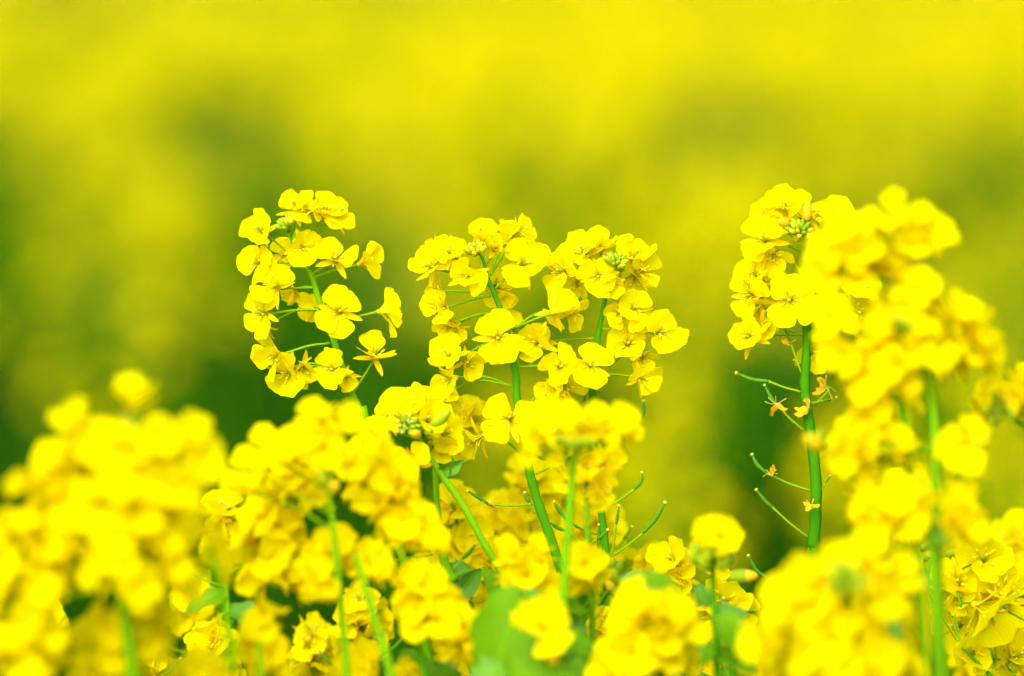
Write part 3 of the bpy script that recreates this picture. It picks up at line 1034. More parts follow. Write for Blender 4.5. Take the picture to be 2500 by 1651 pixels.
c = clump("blurred rapeseed head at the bottom edge under the big left clump",
          [(340, 1850), (320, 1700), (310, 1560)], [22, 20, 14], -.22,
          [([(200, 1700), (230, 1600), (250, 1520)], [170, 170, 110], 16, dict(size=1.15)),
           ([(500, 1720), (490, 1650), (485, 1600)], [100, 100, 60], 7, dict(size=1.1))], back=.035)
c.branch([(566, 1640), (560, 1560), (535, 1430), (512, 1340)], [20, 18, 15, 12])
c.raceme([(500, 1400), (490, 1320), (470, 1250)], [90, 95, 60], 9, dds=[-.18] * 3, detail=False)

# second clump
c = clump("blurred rapeseed head with lumpy top between the big left clump and the sharp plants",
          [(850, 1760), (843, 1600), (828, 1440), (815, 1300), (800, 1180)], [20, 18, 17, 14, 10], -.13,
          [([(720, 1230), (720, 1150), (730, 1085)], [150, 150, 90], 16, dict(size=1.15)),
           ([(900, 1190), (905, 1110), (900, 1060)], [95, 90, 55], 9, dict(size=1.15)),
           ([(680, 1430), (665, 1330), (650, 1230)], [110, 120, 110], 16, dict(size=1.15))], back=.035)
for x, y, d, s, o in [(770, 1010, (-.2, .8, .5), 1.2, "cup"), (830, 1020, (.4, .75, .5), 1.25, "cup"), (735, 1070, (-.5, .5, .7), 1.2, "cup"),
                      (640, 1090, (-.4, .7, .6), 1.2, "cup"), (700, 1090, (.1, .7, .7), 1.2, "half"), (600, 1140, (-.7, .4, .5), 1.2, "cup"),
                      (800, 1090, (.2, .3, .9), 1.2, "open"), (580, 1190, (-.8, .1, .5), 1.0, "cup"), (850, 1130, (.4, -.1, .9), 1.1, "open")]:
    c.flower(x, y, d, s, o, -.01, detail=False)
c.bud(815, 1190, (.3, .3, .9), 8, 2, -.02)
c.bud(790, 1170, (-.3, .8, .5), 7, 0, -.02)
c = clump("blurred rapeseed spray slanting down to the right beside the pale stem",
          [(975, 1780), (956, 1650), (905, 1480), (868, 1350)], [22, 21, 19, 13], -.15,
          [([(930, 1230), (970, 1180), (940, 1110)], [80, 85, 60], 10, dict(size=1.2)),
           ([(1030, 1330), (990, 1260), (950, 1200)], [80, 95, 80], 12, dict(size=1.2)),
           ([(800, 1370), (815, 1320)], [75, 70], 6, dict(size=1.15)),
           ([(900, 1400), (905, 1340)], [70, 60], 5, dict(size=1.15))], back=.035)
c = clump("blurred rapeseed blossoms in a loose column left of the green leaves",
          [(1060, 1780), (1040, 1660), (1010, 1540), (1000, 1440)], [18, 17, 15, 10], -.12,
          [([(1060, 1530), (1040, 1460), (1010, 1380)], [105, 100, 75], 14, dict(size=1.2)),
           ([(1130, 1600), (1120, 1540), (1100, 1480)], [65, 75, 60], 9, dict(size=1.15))], mat=M_STEM)
c = clump("blurred rapeseed head low at the bottom, left of the leafy gap",
          [(640, 1850), (640, 1700), (630, 1560)], [18, 17, 12], -.17,
          [([(650, 1640), (640, 1550), (635, 1480)], [70, 80, 60], 9, dict(size=1.15)),
           ([(770, 1440), (765, 1400)], [58, 58], 4, dict(size=1.25))], back=.035)
c = clump("blurred rapeseed head peeping over the bottom edge between two thin stems",
          [(880, 1850), (870, 1720), (865, 1640)], [16, 15, 10], -.1,
          [([(860, 1680), (870, 1620), (880, 1590)], [80, 75, 55], 9, dict(size=1.1)),
           ([(990, 1690), (1000, 1640)], [60, 50], 5, dict(size=1.1))])

# blurred clump in front of the middle stems
c = clump("blurred rapeseed head with flat yellow top in front of the bare pods",
          [(1372, 1560), (1379, 1400), (1390, 1250), (1400, 1130), (1408, 1070)], [20, 20, 20, 16, 11], -.12,
          [])
for x, y, d, s, o in [(1310, 1020, (-.6, .5, .6), 1.1, "cup"), (1420, 1050, (0, .2, 1), 1.1, "open"), (1340, 1010, (-.4, .8, .5), 1.2, "half"), (1390, 1020, (-.1, .9, .5), 1.2, "cup"), (1450, 1020, (.2, .9, .5), 1.2, "cup"),
                      (1515, 1025, (.5, .8, .3), 1.25, "cup"), (1535, 1050, (.8, .4, .3), 1.1, "half"), (1305, 1070, (-.7, 0, .6), .9, "cup"),
                      (1480, 1050, (.2, .4, .9), 1.1, "open"), (1370, 1045, (-.1, .4, .9), 1.1, "cup"), (1290, 1105, (-.6, -.4, .6), .8, "cup"), (1350, 1110, (-.2, -.5, .7), .8, "half")]:
    c.flower(x, y, d, s * .9, o, -.006, detail=False)
for q_ in ((1385, 1085), (1400, 1090), (1420, 1080), (1365, 1075), (1440, 1085)):
    c.bud(*q_, (rnd.uniform(-.6, .6), .3, .6), 7.5, 0, -.02)

# right-hand clumps
c = clump("tall blurred rapeseed head covering the straight plant, rounded top at the right",
          [(2310, 1800), (2295, 1577), (2285, 1300), (2282, 1048), (2250, 850), (2210, 700), (2180, 620)], [30, 28, 26, 22, 18, 14, 10], -.15,
          [([(2120, 680), (2115, 590)], [105, 110], 8, dict(size=1.1)),
           ([(2230, 890), (2220, 780), (2200, 710)], [185, 165, 100], 22, dict(size=1.1)),
           ([(2160, 970), (2130, 890), (2130, 820)], [120, 135, 100], 12, dict(size=1.1)),
           ([(2380, 870), (2370, 800)], [80, 70], 6, dict(size=1.2)),
           ([(2150, 1120), (2130, 1040), (2120, 990)], [120, 110, 80], 12, dict(size=1.15)),
           ])
for x, y, d, s, o in [(2176, 515, (0, .85, .5), 1.3, "cup"), (2130, 545, (-.3, .8, .5), 1.1, "cup"), (2235, 535, (.4, .8, .3), 1.2, "cup"),
                      (2285, 570, (.8, .4, .5), 1.35, "open"), (2060, 555, (-.3, .7, .6), 1.2, "cup"), (2020, 610, (-.7, .2, .7), 1.25, "open"),
                      (2100, 610, (0, 0, 1), 1.2, "open"), (2230, 590, (.1, .2, 1), 1.1, "cup"), (2000, 660, (-.7, -.3, .6), 1.2, "cup"),
                      (2345, 760, (.7, .5, .5), 1.3, "cup"), (2390, 790, (.9, .3, .3), 1.2, "half"), (2420, 850, (.9, -.1, .4), 1.1, "cup"),
                      (2240, 700, (.2, .7, .7), 1.2, "cup"), (2020, 770, (-.5, .2, .8), 1.3, "open"), (2050, 860, (-.6, -.1, .8), 1.3, "open"),
                      (2360, 1080, (.1, .05, 1), 1.5, "flat")]:
    c.flower(x, y, d, s, o, -.012, detail=False)
c.branch([(2216, 1180), (2216, 1060), (2200, 960)], [20, 18, 12])
c.branch([(2285, 1230), (2330, 1180), (2360, 1120)], [10, 9, 8])
c.branch([(2282, 1100), (2220, 1090), (2180, 1088)], [10, 9, 8])
c.leaf((2180, 1088), (2138, 1105), 36, (0, .2, 1), mat=M_LEAFL, dd=-.01)
c.bud(2195, 790, (.1, .5, .9), 8, 0, -.04)
c.bud(2215, 800, (.4, .4, .9), 7, 0, -.04)
c = clump("blurred rapeseed head entering from the right picture edge at mid height",
          [(2660, 1800), (2640, 1400), (2610, 1180), (2540, 1030)], [20, 18, 15, 12], -.1,
          [([(2450, 1010), (2460, 950), (2470, 920)], [110, 110, 70], 14, dict(size=1.15))])
c.buds(2440, 1000, n=9, spread=30, size=6, dd=-.03, d=(0, -.2, 1), gold=0)
c = clump("blurred rapeseed head with rows of blossoms under the tall right one",
          [(2300, 1820), (2290, 1600), (2280, 1400), (2270, 1300)], [28, 26, 24, 16], -.17,
          [([(2180, 1290), (2170, 1230), (2160, 1180)], [120, 130, 100], 14, dict(size=1.15)),
           ([(2340, 1310), (2350, 1260), (2355, 1220)], [90, 85, 60], 8, dict(size=1.25)),
           ([(2090, 1120), (2070, 1080)], [80, 80], 6, dict(size=1.1))])
c.bud(1985, 1080, (-.5, .5, .7), 10, 2, 0)
c.bud(2005, 1075, (-.2, .7, .7), 9, 0, .01)
c.leaf((2270, 1330), (2360, 1290), 60, (0, .8, .5), mat=M_LEAF)

c = clump("large blurred rapeseed head seen from above with green buds at its centre, bottom right",
          [(2090, 1850), (2085, 1700), (2080, 1560), (2070, 1440)], [26, 25, 20, 14], -.2,
          [([(2060, 1650), (2060, 1540), (2070, 1450), (2075, 1400)], [215, 210, 190, 130], 34, dict(size=1.3))])
for x, y, d, s, o in [(1960, 1400, (-.5, .7, .6), 1.35, "cup"), (2050, 1365, (-.1, .85, .5), 1.35, "cup"), (2130, 1360, (.3, .85, .5), 1.35, "cup"),
                      (2200, 1400, (.7, .5, .6), 1.3, "cup"), (1900, 1460, (-.8, .3, .5), 1.3, "open"), (2160, 1450, (.5, .3, .9), 1.2, "open"),
                      (1980, 1470, (-.4, .2, .9), 1.3, "open"), (2070, 1500, (0, -.1, 1), 1.25, "cup"), (1850, 1560, (-.8, .2, .5), 1.2, "cup"),
                      (2140, 1610, (.2, 0, 1), 1.4, "flat"), (1960, 1580, (-.2, 0, 1), 1.3, "open")]:
    c.flower(x, y, d, s, o, -.02, detail=False)
c.buds(2068, 1412, n=16, spread=34, size=6.0, dd=-.045, d=(0, .45, 1), gold=.0)
c.leaf((2160, 1500), (2200, 1570), 40, (.5, .2, 1), mat=M_LEAF, dd=-.02)

# bottom-right sharp plants
RB = "rapeseed plants around the focus"
h = Plant("rapeseed_plant", "fairly sharp rapeseed plant low in the right corner, open blossoms on bare stalks",
          [CR2(1560, 1900), CR2(1400, 1700), CR2(1240, 1560), CR2(1080, 1400), CR2(975, 1300)], [14, 12, 10, 8, 6], dd=-.01, group=RB)
for x, y, d, s, o, dd, at in [
    (1180, 410, (.2, .35, .9), 1.35, "cup", .02, (980, 540)),
    (930, 640, (-.1, .55, .8), 1.3, "open", .02, (960, 900)),
    (960, 780, (.2, -.4, .8), 1.0, "half", .018, (960, 900)),
    (840, 850, (-.5, -.3, .6), 1.0, "open", .03, (960, 900)),
    (1310, 710, (.0, .8, .5), 1.4, "cup", .02, (1400, 930)),
    (1230, 960, (.6, -.35, .2), 1.6, "open", -.004, (920, 895)),
    (1440, 800, (.6, .2, .7), 1.2, "open", .02, (1420, 950)),
    (950, 1060, (-.5, .1, .8), 1.3, "cup", .03, (1240, 1500)),
    (1080, 1310, (0, .4, .9), 1.2, "cup", .004, (1240, 1500)),
    (1400, 1130, (.3, 0, .9), 1.3, "open", .03, (1300, 1500)),
    (1300, 1350, (.2, -.3, .9), 1.4, "open", .03, (1300, 1500)),
    (1500, 1350, (.5, .3, .7), 1.3, "cup", .02, (1480, 1560)),
    (1050, 1180, (-.2, .3, .8), 1.2, "cup", .05, (1200, 1500)),
    (1460, 1230, (.3, .4, .7), 1.2, "cup", .05, (1440, 1500)),
]:
    h.flower(*CR2(x, y), d, s * 1.1, o, dd, at=CR2(*at))
for q_, k_, s_ in (((930, 480), 2, 8), ((870, 400), 0, 7), ((970, 380), 0, 7), ((650, 420), 1, 7), ((620, 330), 0, 6)):
    h.bud(*CR2(*q_), (.4, .4, .6), s_, k_, .03)
h.pod([CR2(1600, 1040), CR2(1500, 1000), CR2(1410, 945)], thick=6)
h = Plant("rapeseed_plant", "soft rapeseed head cut by the right picture edge below mid height",
          [(2530, 1800), (2510, 1600), (2490, 1450), (2480, 1380)], [16, 15, 12, 9], dd=.12, group=RB)
h.raceme([(2480, 1420), (2480, 1340), (2470, 1290)], [85, 95, 60], 11, dds=[.12] * 3, size=1.2)
h = Plant("rapeseed_plant", "soft rapeseed head behind the right corner plant, crowded blossoms at the bottom edge",
          [(2420, 1850), (2410, 1740), (2400, 1640)], [16, 15, 10], dd=.1, group=RB)
h.raceme([(2420, 1680), (2410, 1600), (2400, 1540)], [110, 110, 80], 14, dds=[.1] * 3, size=1.2)

# small plant right of the middle with one rounded blossom on top
c = clump("small blurred rapeseed plant topped by one rounded blossom, right of the bare pods",
          [(1760, 1800), (1752, 1640), (1745, 1500), (1740, 1400), (1745, 1350)], [20, 19, 17, 13, 9], -.1, [], mat=M_STEM)
c.flower(1760, 1305, (.05, .55, .8), 1.5, "cup", -.01, detail=False)
c.flower(1720, 1330, (-.3, .7, .3), .9, "half", .01, detail=False)
for q_ in ((1700, 1345), (1690, 1360), (1725, 1360), (1760, 1365), (1785, 1360), (1740, 1350), (1770, 1375), (1715, 1375)):
    c.bud(*q_, (rnd.uniform(-.6, .6), .7, .4), 7, 0, -.01)
c.leaf((1740, 1520), (1830, 1500), 80, (0, .7, .7), mat=M_LEAF)
c.leaf((1750, 1600), (1850, 1640), 70, (0, .7, .7), mat=M_LEAFL, lobes=.1)
c.leaf((1750, 1590), (1660, 1630), 70, (-.2, .7, .7), mat=M_LEAFL, lobes=.1)
c.leaf((1760, 1500), (1800, 1590), 80, (.3, .2, .9), mat=M_LEAFL, dd=-.01)
c.leaf((1735, 1480), (1700, 1420), 40, (-.4, .4, .8), mat=M_LEAF)
h = Plant("rapeseed_plant", "rapeseed plant with a sharp cupped blossom beside the small blurred one, right of the leaves",
          [(1800, 1800), (1790, 1650), (1775, 1540), (1765, 1480)], [16, 15, 12, 9], dd=.0, group=RB)
for x, y, d, s, o in [(1990, 770, (-.1, .25, 1), 1.45, "cup"), (2100, 860, (.5, -.3, .7), 1.1, "open"), (1990, 910, (0, -.7, .6), 1.1, "half"),
                      (1600, 480, (-.4, .6, .6), 1.35, "cup"), (1650, 520, (.2, .2, .9), 1.0, "cup"), (1660, 620, (-.3, -.3, .8), 1.0, "half"),
                      (1940, 560, (.3, .8, .3), .7, "tulip"), (1930, 620, (.3, .4, .3), .6, "half")]:
    h.flower(*C8(x, y), d, s, o)
h.bud(*C8(2110, 620), (.9, .1, .2), 13, 1, .06)

# low centre: blurred blossoms, buds and leaves
c = clump("blurred rapeseed head with two bright lumps low at the middle, below the long stem",
          [(1360, 1800), (1350, 1650), (1340, 1520), (1340, 1440)], [20, 19, 15, 10], -.09,
          [([(1280, 1420), (1275, 1370)], [75, 70], 8, dict(size=1.25)),
           ([(1430, 1420), (1430, 1370)], [65, 60], 7, dict(size=1.25))], mat=M_STEML)
for x, y, d, s, o in [(1250, 1350, (-.3, .8, .4), 1.2, "half"), (1310, 1350, (.2, .9, .3), 1.1, "tulip"), (1430, 1370, (.1, .6, .8), 1.3, "cup"),
                      (1290, 1400, (0, .2, 1), 1.3, "cup"), (1340, 1420, (.3, -.3, .9), 1.1, "open")]:
    c.flower(x, y, d, s, o, -.01, detail=False)
for q_, k_ in (((1475, 1365), 0), ((1490, 1385), 0), ((1510, 1390), 0), ((1480, 1415), 0), ((1492, 1438), 1), ((1500, 1410), 0), ((1470, 1395), 0)):
    c.bud(*q_, (rnd.uniform(-.5, .5), .6, .5), 8.5, k_, .04)
c.leaf((1360, 1500), (1400, 1620), 110, (0, .3, 1), mat=M_LEAF, lobes=.1, dd=.01)
c.leaf((1370, 1560), (1460, 1600), 70, (.2, .6, .8), mat=M_LEAFL, lobes=.12, dd=-.01)
c.leaf((1350, 1480), (1440, 1500), 50, (.2, .8, .6), mat=M_LEAFL, lobes=.12, dd=.0)
c.leaf((1345, 1470), (1220, 1480), 60, (-.2, .8, .6), mat=M_LEAFL, lobes=.1, dd=.02)
c.leaf((1360, 1640), (1470, 1680), 90, (.1, .6, .8), mat=M_LEAFL, lobes=.12, dd=-.03)
c.leaf((1350, 1490), (1310, 1600), 100, (-.3, .3, 1), mat=M_LEAF, lobes=.1, dd=.01)
c = clump("blurred rapeseed plant with a broad bright green leaf under a single round blossom",
          [(1260, 1850), (1270, 1740), (1290, 1640), (1310, 1570)], [18, 17, 13, 9], -.13, [], mat=M_STEML)
c.flower(1322, 1530, (.0, .25, 1), 1.75, "cup", -.02, detail=False, roll=0)
c.bud(1352, 1600, (.1, .8, .4), 9, 2, -.02)
c.leaf((1290, 1450), (1185, 1690), 190, (.1, .45, 1), mat=M_LEAFL, fold=.3, curl=.25, lobes=.07)
c.leaf((1270, 1445), (1330, 1500), 60, (.3, .9, .4), mat=M_LEAF, fold=.3, curl=.3, lobes=.1)
c.leaf((1250, 1640), (1420, 1690), 110, (.2, .5, .9), mat=M_LEAFL, fold=.3, curl=.3, dd=-.01, lobes=.12)
c.leaf((1260, 1600), (1390, 1600), 80, (.2, .6, .8), mat=M_LEAF, fold=.3, curl=.3, dd=.01, lobes=.12)
c.leaf((1230, 1630), (1150, 1690), 90, (-.3, .5, .9), mat=M_LEAF, fold=.3, curl=.3, dd=-.01, lobes=.12)
c.leaf((1300, 1640), (1360, 1580), 70, (.2, .5, .9), mat=M_LEAFL, fold=.2, dd=.0)
c = clump("blurred golden rapeseed head at the bottom right of the middle, leaf above it",
          [(1620, 1850), (1615, 1740), (1610, 1640), (1605, 1560)], [20, 19, 15, 11], -.14,
          [([(1600, 1620), (1600, 1540), (1590, 1480)], [135, 140, 95], 22, dict(size=1.25)),
           ([(1500, 1650), (1500, 1600)], [85, 80], 8, dict(size=1.2))], mat=M_STEM)
for x, y, d, s, o in [(1560, 1470, (-.3, .8, .5), 1.3, "cup"), (1640, 1490, (.4, .7, .6), 1.3, "cup"), (1690, 1530, (.8, .4, .5), 1.2, "cup"),
                      (1545, 1590, (-.1, 0, 1), 1.4, "cup"), (1530, 1500, (-.5, .6, .6), 1.2, "cup")]:
    c.flower(x, y, d, s, o, -.02, detail=False)
c.leaf((1640, 1440), (1505, 1415), 74, (.1, .75, .6), mat=M_LEAF, fold=.15, curl=.3, dd=.03)
c.leaf((1650, 1455), (1570, 1400), 60, (.1, .75, .6), mat=M_LEAFL, fold=.1, curl=.3, dd=.03)

# low plants behind, showing in the gaps
for lab, x0, y0, dd, hw, n in [
    ("low rapeseed head half hidden behind the big left clump, first gap from the left edge", 100, 1470, .04, 70, 9),
    ("sharp low rapeseed blossoms in the gap between the left clump and the lumpy one", 540, 1260, .05, 55, 7),
    ("low rapeseed head with thin stalks beside the blurred left stem, bottom edge", 520, 1560, .03, 80, 10),
    ("low rapeseed head behind the two thin blurred stems, above the bottom edge", 880, 1480, .05, 85, 12),
    ("low rapeseed head behind the loose column of blossoms left of the green leaves", 1040, 1400, .08, 80, 11),
    ("low rapeseed head behind the broad green leaf at the bottom middle", 1180, 1560, .07, 70, 8),
    ("low rapeseed head in the gap right of the golden bottom head", 1700, 1600, .03, 45, 5),
    ("low rapeseed head in the dark gap under the slanting spray, bottom edge", 760, 1560, .06, 75, 9),
    ("low rapeseed head behind the big left clump, second gap from the left edge", 330, 1540, .02, 80, 9),
    ("low rapeseed head beside the big left clump, over the blurred left stem", 470, 1430, .07, 70, 8),
    ("low rapeseed head between the broad leaf and the golden bottom head", 1470, 1520, .03, 55, 7),
    ("low rapeseed head under the curled leaves at the foot of the pale stem", 1110, 1500, .1, 70, 8),
    ("low soft rapeseed head behind the two bright lumps below the long stem", 1400, 1300, .16, 80, 8),
    ("low soft rapeseed head behind the buds beside the bare pods", 1570, 1380, .06, 50, 5),
    ("soft rapeseed head deep in the gap between the right clumps", 2230, 1180, .2, 90, 9),
    ("low rapeseed head hidden behind the green-centred bottom right head", 1900, 1600, .15, 90, 9),
]:
    h = Plant("rapeseed_plant", lab, [(x0 + 20, y0 + 330), (x0 + 12, y0 + 200), (x0 + 5, y0 + 80), (x0, y0)], [14, 13, 11, 7], dd, mat=M_STEML if n % 2 else M_STEM, group=RB)
    h.raceme([(x0 + 6, y0 + 95), (x0 + 2, y0 + 40), (x0, y0 - 20)], [hw, hw * 1.05, hw * .6], n, dds=[dd] * 3, size=1.1)
    h.buds(x0, y0 - 25, n=8, spread=14, size=4)
    h.pod([(x0 + 8, y0 + 140), (x0 + 70, y0 + 110), (x0 + 110, y0 + 70)], dd=-.005)
    h.pod([(x0 + 10, y0 + 170), (x0 - 60, y0 + 150), (x0 - 100, y0 + 110)], dd=-.005)
    h.leaf((x0 + 12, y0 + 190), (x0 - 90, y0 + 240), 60, (-.3, .6, .7), lobes=.12, mat=M_LEAFL)
    h.leaf((x0 + 16, y0 + 230), (x0 + 130, y0 + 280), 80, (.3, .6, .7), lobes=.1)

# leaves reaching into the bottom edge
for lab, x0, y0, dd in [
    ("leafy green rapeseed shoot at the bottom edge left of the broad leaf", 1040, 1640, -.06),
    ("leafy green rapeseed shoot at the bottom edge right of the broad leaf", 1420, 1660, -.05),
    ("leafy green rapeseed shoot below the small plant with one rounded blossom", 1770, 1670, -.03),
    ("leafy green rapeseed shoot at the bottom edge beside the blurred left stem", 620, 1680, .02),
]:
    h = Plant("rapeseed_plant", lab, [(x0, y0 + 260), (x0, y0 + 120), (x0, y0)], [16, 14, 8], dd, mat=M_STEM, group="leafy shoots at the bottom edge")
    for k in range(7):
        a = -0.3 + k * .62
        r_ = h.rng.uniform(70, 120)
        h.leaf((x0, y0 + 30 + 10 * k), (x0 + r_ * math.cos(a), y0 + 20 - r_ * .55 * abs(math.sin(a))), h.rng.uniform(45, 75),
               (.4 * math.cos(a), .6, .7), mat=M_LEAF if k % 3 else M_LEAFL, lobes=.14, dd=.01 * (k - 3), curl=.35)

# a tiny dark insect sitting on the straight right-hand stem
parts = []
for cx_, cr_, cl_ in ((0, .35, .45), (.6, .3, .4), (-.75, .42, .65)):
    v, f = lathe([(0, -1), (.7, -.7), (1, 0), (.7, .7), (0, 1)], 7)
    parts.append(([Vector((p.z * cl_ + cx_, p.x * cr_, p.y * cr_ + .35)) for p in v], f, 0))
for k in range(6):
    sgn = -1 if k % 2 else 1
    xx = (k // 2 - 1) * .4
    v, f, _ = tube([Vector((xx, .2 * sgn, .35)), Vector((xx * 1.5, .8 * sgn, .6)), Vector((xx * 1.9, 1.1 * sgn, 0))], [.06] * 3, 4)
    parts.append((v, f, 0))
V, F, Mi = merge(parts)
ins = link("insect", make_mesh("insect", V, F, [M_DEAD]), None, P(*CK(690, 95), .004), DIR(-.3, 0, 1).to_track_quat('Z', 'X'), .0008)
tag(ins, "tiny dark insect clinging to the straight stem of the right sharp plant", "insect")


# ------------------------------------------------------------------ field behind
def low_flower(c, d, L, r):
    """four bent petals, two faces each"""
    u = d.orthogonal().normalized()
    w = d.cross(u)
    a0 = r.uniform(0, 6.28)
    v, f = [], []
    for k in range(4):
        a = a0 + k * math.pi / 2 + r.uniform(-.2, .2)
        o = u * math.cos(a) + w * math.sin(a)
        s = d.cross(o)
        up = r.uniform(.1, .6)
        b = len(v)
        mid = c + o * L * .5 + d * L * .25 * up
        tip = c + o * L + d * L * up * .55
        v += [c, mid + s * L * .5, mid - s * L * .5, tip + s * L * .34, tip - s * L * .34]
        f += [(b, b + 2, b + 1), (b + 1, b + 2, b + 4, b + 3)]
    return v, f


def low_leaf(a, d, L, wd, r):
    s = d.cross(Vector((0, 0, 1)))
    s = s.normalized() if s.length > .1 else Vector((1, 0, 0))
    n = s.cross(d)
    v, f = [], []
    for i, (t, w) in enumerate(((0, .15), (.3, .8), (.65, 1.0), (1, .12))):
        c = a + d * L * t - n * L * .35 * t * t * r.uniform(.5, 1.2)
        v += [c - s * wd * w * .5 + n * wd * .12, c, c + s * wd * w * .5 + n * wd * .12]
    for i in range(3):
        for k in range(2):
            q = i * 3 + k
            f.append((q, q + 1, q + 4, q + 3))
    return v, f


def field_plant(r, heads, per, leaves, rich=True, L=.0105, ztop=.82, zlow=.15):
    """(stem, [head], foliage) shapes of one distant plant, top at about z = 1"""
    stems, hs, fol = [], [], []
    sides = 5 if rich else 3
    top0 = Vector((r.uniform(-.03, .03), r.uniform(-.03, .03), .93))
    st = smooth_path([Vector((0, 0, 0)), Vector((r.uniform(-.02, .02), r.uniform(-.02, .02), .5)), top0], 2)
    stems.append((*tube(st, [.005, .0045, .004, .003, .002], sides, cap=False)[:2], 0))
    tops = [top0]
    for k in range(heads - 1):
        a = k * 2.4 + r.uniform(-.5, .5)
        rad = r.uniform(.05, .14)
        z1 = r.uniform(.82, .97)
        b = Vector((0, 0, r.uniform(.45, .65)))
        t = Vector((math.cos(a) * rad, math.sin(a) * rad, z1))
        stems.append((*tube(smooth_path([b, b.lerp(t, .5) + Vector((math.cos(a), math.sin(a), 0)) * .02, t], 2), [.003, .003, .0026, .002, .0015], sides, cap=False)[:2], 0))
        tops.append(t)
    for t in tops:
        parts = []
        ln, rd = r.uniform(.05, .11), r.uniform(.018, .032)
        for i in range(per):
            s = (i + .5) / per
            a = i * 2.4 + r.uniform(-.4, .4)
            rr = rd * (1 - .55 * max(0, s - .55) / .45)
            o = Vector((math.cos(a), math.sin(a), 0))
            c = t + Vector((0, 0, -.2 * ln + s * ln)) + o * rr * r.uniform(.75, 1.05)
            parts.append((*low_flower(c, (o + Vector((0, 0, .5 + r.uniform(-.3, .5)))).normalized(), L * r.uniform(.9, 1.15) * (1 if rich else 1.35), r), 0))
        hs.append(parts)
    for k in range(leaves):
        a = k * 2.4 + r.uniform(-.5, .5)
        z = r.uniform(zlow, ztop)
        o = Vector((math.cos(a), math.sin(a), r.uniform(-.1, .5))).normalized()
        fol.append((*low_leaf(Vector((0, 0, z)), o, r.uniform(.08, .20) * (1.25 - .5 * z), r.uniform(.035, .085) * (1.25 - .5 * z), r), 0))
    return stems, hs, fol


fr = random.Random(5)
PROTO = []
for _ in range(7):
    st_, hs_, fo_ = field_plant(fr, fr.choice([3, 4, 4, 5]), 9, 16)
    ms = make_mesh("stem", *merge(st_)[:2], [M_BARK])
    mh = [make_mesh("flower_head", *merge(h_)[:2], [M_PETAL]) for h_ in hs_]
    mf = make_mesh("foliage", *merge(fo_)[:2], [M_LEAFF])
    PROTO.append((ms, mh, mf))

LONE = []
for _ in range(5):
    st_, hs_, fo_ = field_plant(fr, 2, 8, 16)
    LONE.append((make_mesh("stem", *merge(st_)[:2], [M_BARK]), [make_mesh("flower_head", *merge(h_)[:2], [M_PETAL]) for h_ in hs_], make_mesh("foliage", *merge(fo_)[:2], [M_LEAFF])))
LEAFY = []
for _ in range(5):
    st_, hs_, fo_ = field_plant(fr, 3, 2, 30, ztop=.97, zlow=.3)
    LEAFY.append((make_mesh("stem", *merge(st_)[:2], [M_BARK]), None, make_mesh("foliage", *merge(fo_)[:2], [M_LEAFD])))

# how thickly the field is in flower, by place: rows of the field from far to near, columns from left to right
DY = [v * 1.053 for v in (250, 400, 520, 680, 800, 950, 1100, 1250, 1450)]
DX = [v * 1.053 for v in (0, 150, 300, 450, 600, 800, 1000, 1200, 1400, 1600, 1750, 1900, 2050, 2200, 2350)]
DENS = np.array([
    [.50, .70, .80, 1.0, .55, .80, .90, 1.0, 1.0, 1.0, .95, .90, .80, .35, .30],
    [.00, .22, .28, .28, .00, .32, .60, .65, .55, .65, .40, .60, .65, .08, .03],
    [.10, .15, .15, .00, .00, .10, .22, .30, .15, .35, .20, .20, .30, .40, .60],
    [.00, .00, .00, .00, .00, .00, .03, .15, .20, .30, .15, .10, .20, .50, .65],
    [.00, .00, .00, .00, .00, .00, .00, .10, .20, .25, .05, .00, .10, .50, .65],
    [.00, .00, .00, .00, .00, .00, .00, .05, .15, .15, .05, .00, .10, .40, .50],
    [.00, .00, .00, .00, .00, .00, .10, .15, .15, .15, .00, .10, .20, .30, .40],
    [.00, .00, .00, .00, .00, .00, .00, .05, .05, .15, .00, .05, .10, .10, .10],
    [0] * 15])


def density(p):
    x, y, d = project(p)
    if d > 16:
        return 1.0
    cols = [np.interp(x, DX, row) for row in DENS]
    return float(np.interp(y, DY, cols))


n_bg = 0
FIELD_LABEL = "strongly blurred yellow rapeseed plant in the field behind the sharp ones"
spots = []
y_ = 3.9
while y_ < 9.0:
    half = .09 * y_ + .1
    x_ = -half
    while x_ < half:
        spots.append((x_ + fr.uniform(-.06, .06), y_ + fr.uniform(-.08, .08)))
        x_ += .175
    y_ += .205
# plants in flower that stand by themselves in the leafy strip: photo position of the head, metres from the camera
single = []
for px_, py_, d_ in [(240, 715, 6.4), (463, 820, 5.8), (430, 790, 5.9), (105, 890, 5.6),
                     (110, 560, 8.0), (260, 520, 8.4), (500, 340, 11.0), (930, 480, 8.6), (980, 560, 7.8),
                     (1180, 1170, 4.8), (1640, 1010, 5.2), (1600, 1120, 5.0), (1660, 1260, 4.4),
                     (1890, 1180, 4.4), (1870, 1240, 4.3), (1930, 1100, 4.7), (2420, 760, 5.8), (2380, 700, 6.2), (2460, 830, 5.4), (2440, 640, 6.6), (2480, 560, 7.4), (2400, 540, 7.6),
                     (2450, 1160, 4.6), (2420, 1240, 4.4), (2480, 1060, 4.9), (2390, 1130, 4.7),
                     (1650, 660, 6.9), (1600, 800, 6.2), (1720, 620, 7.2), (1260, 640, 7.0), (1320, 560, 7.6)]:
    q_ = P(px_, py_, d_ - FOCUS)
    single.append((q_.x, q_.y, q_.z))
spots = [(x, y, None) for x, y in spots] + single
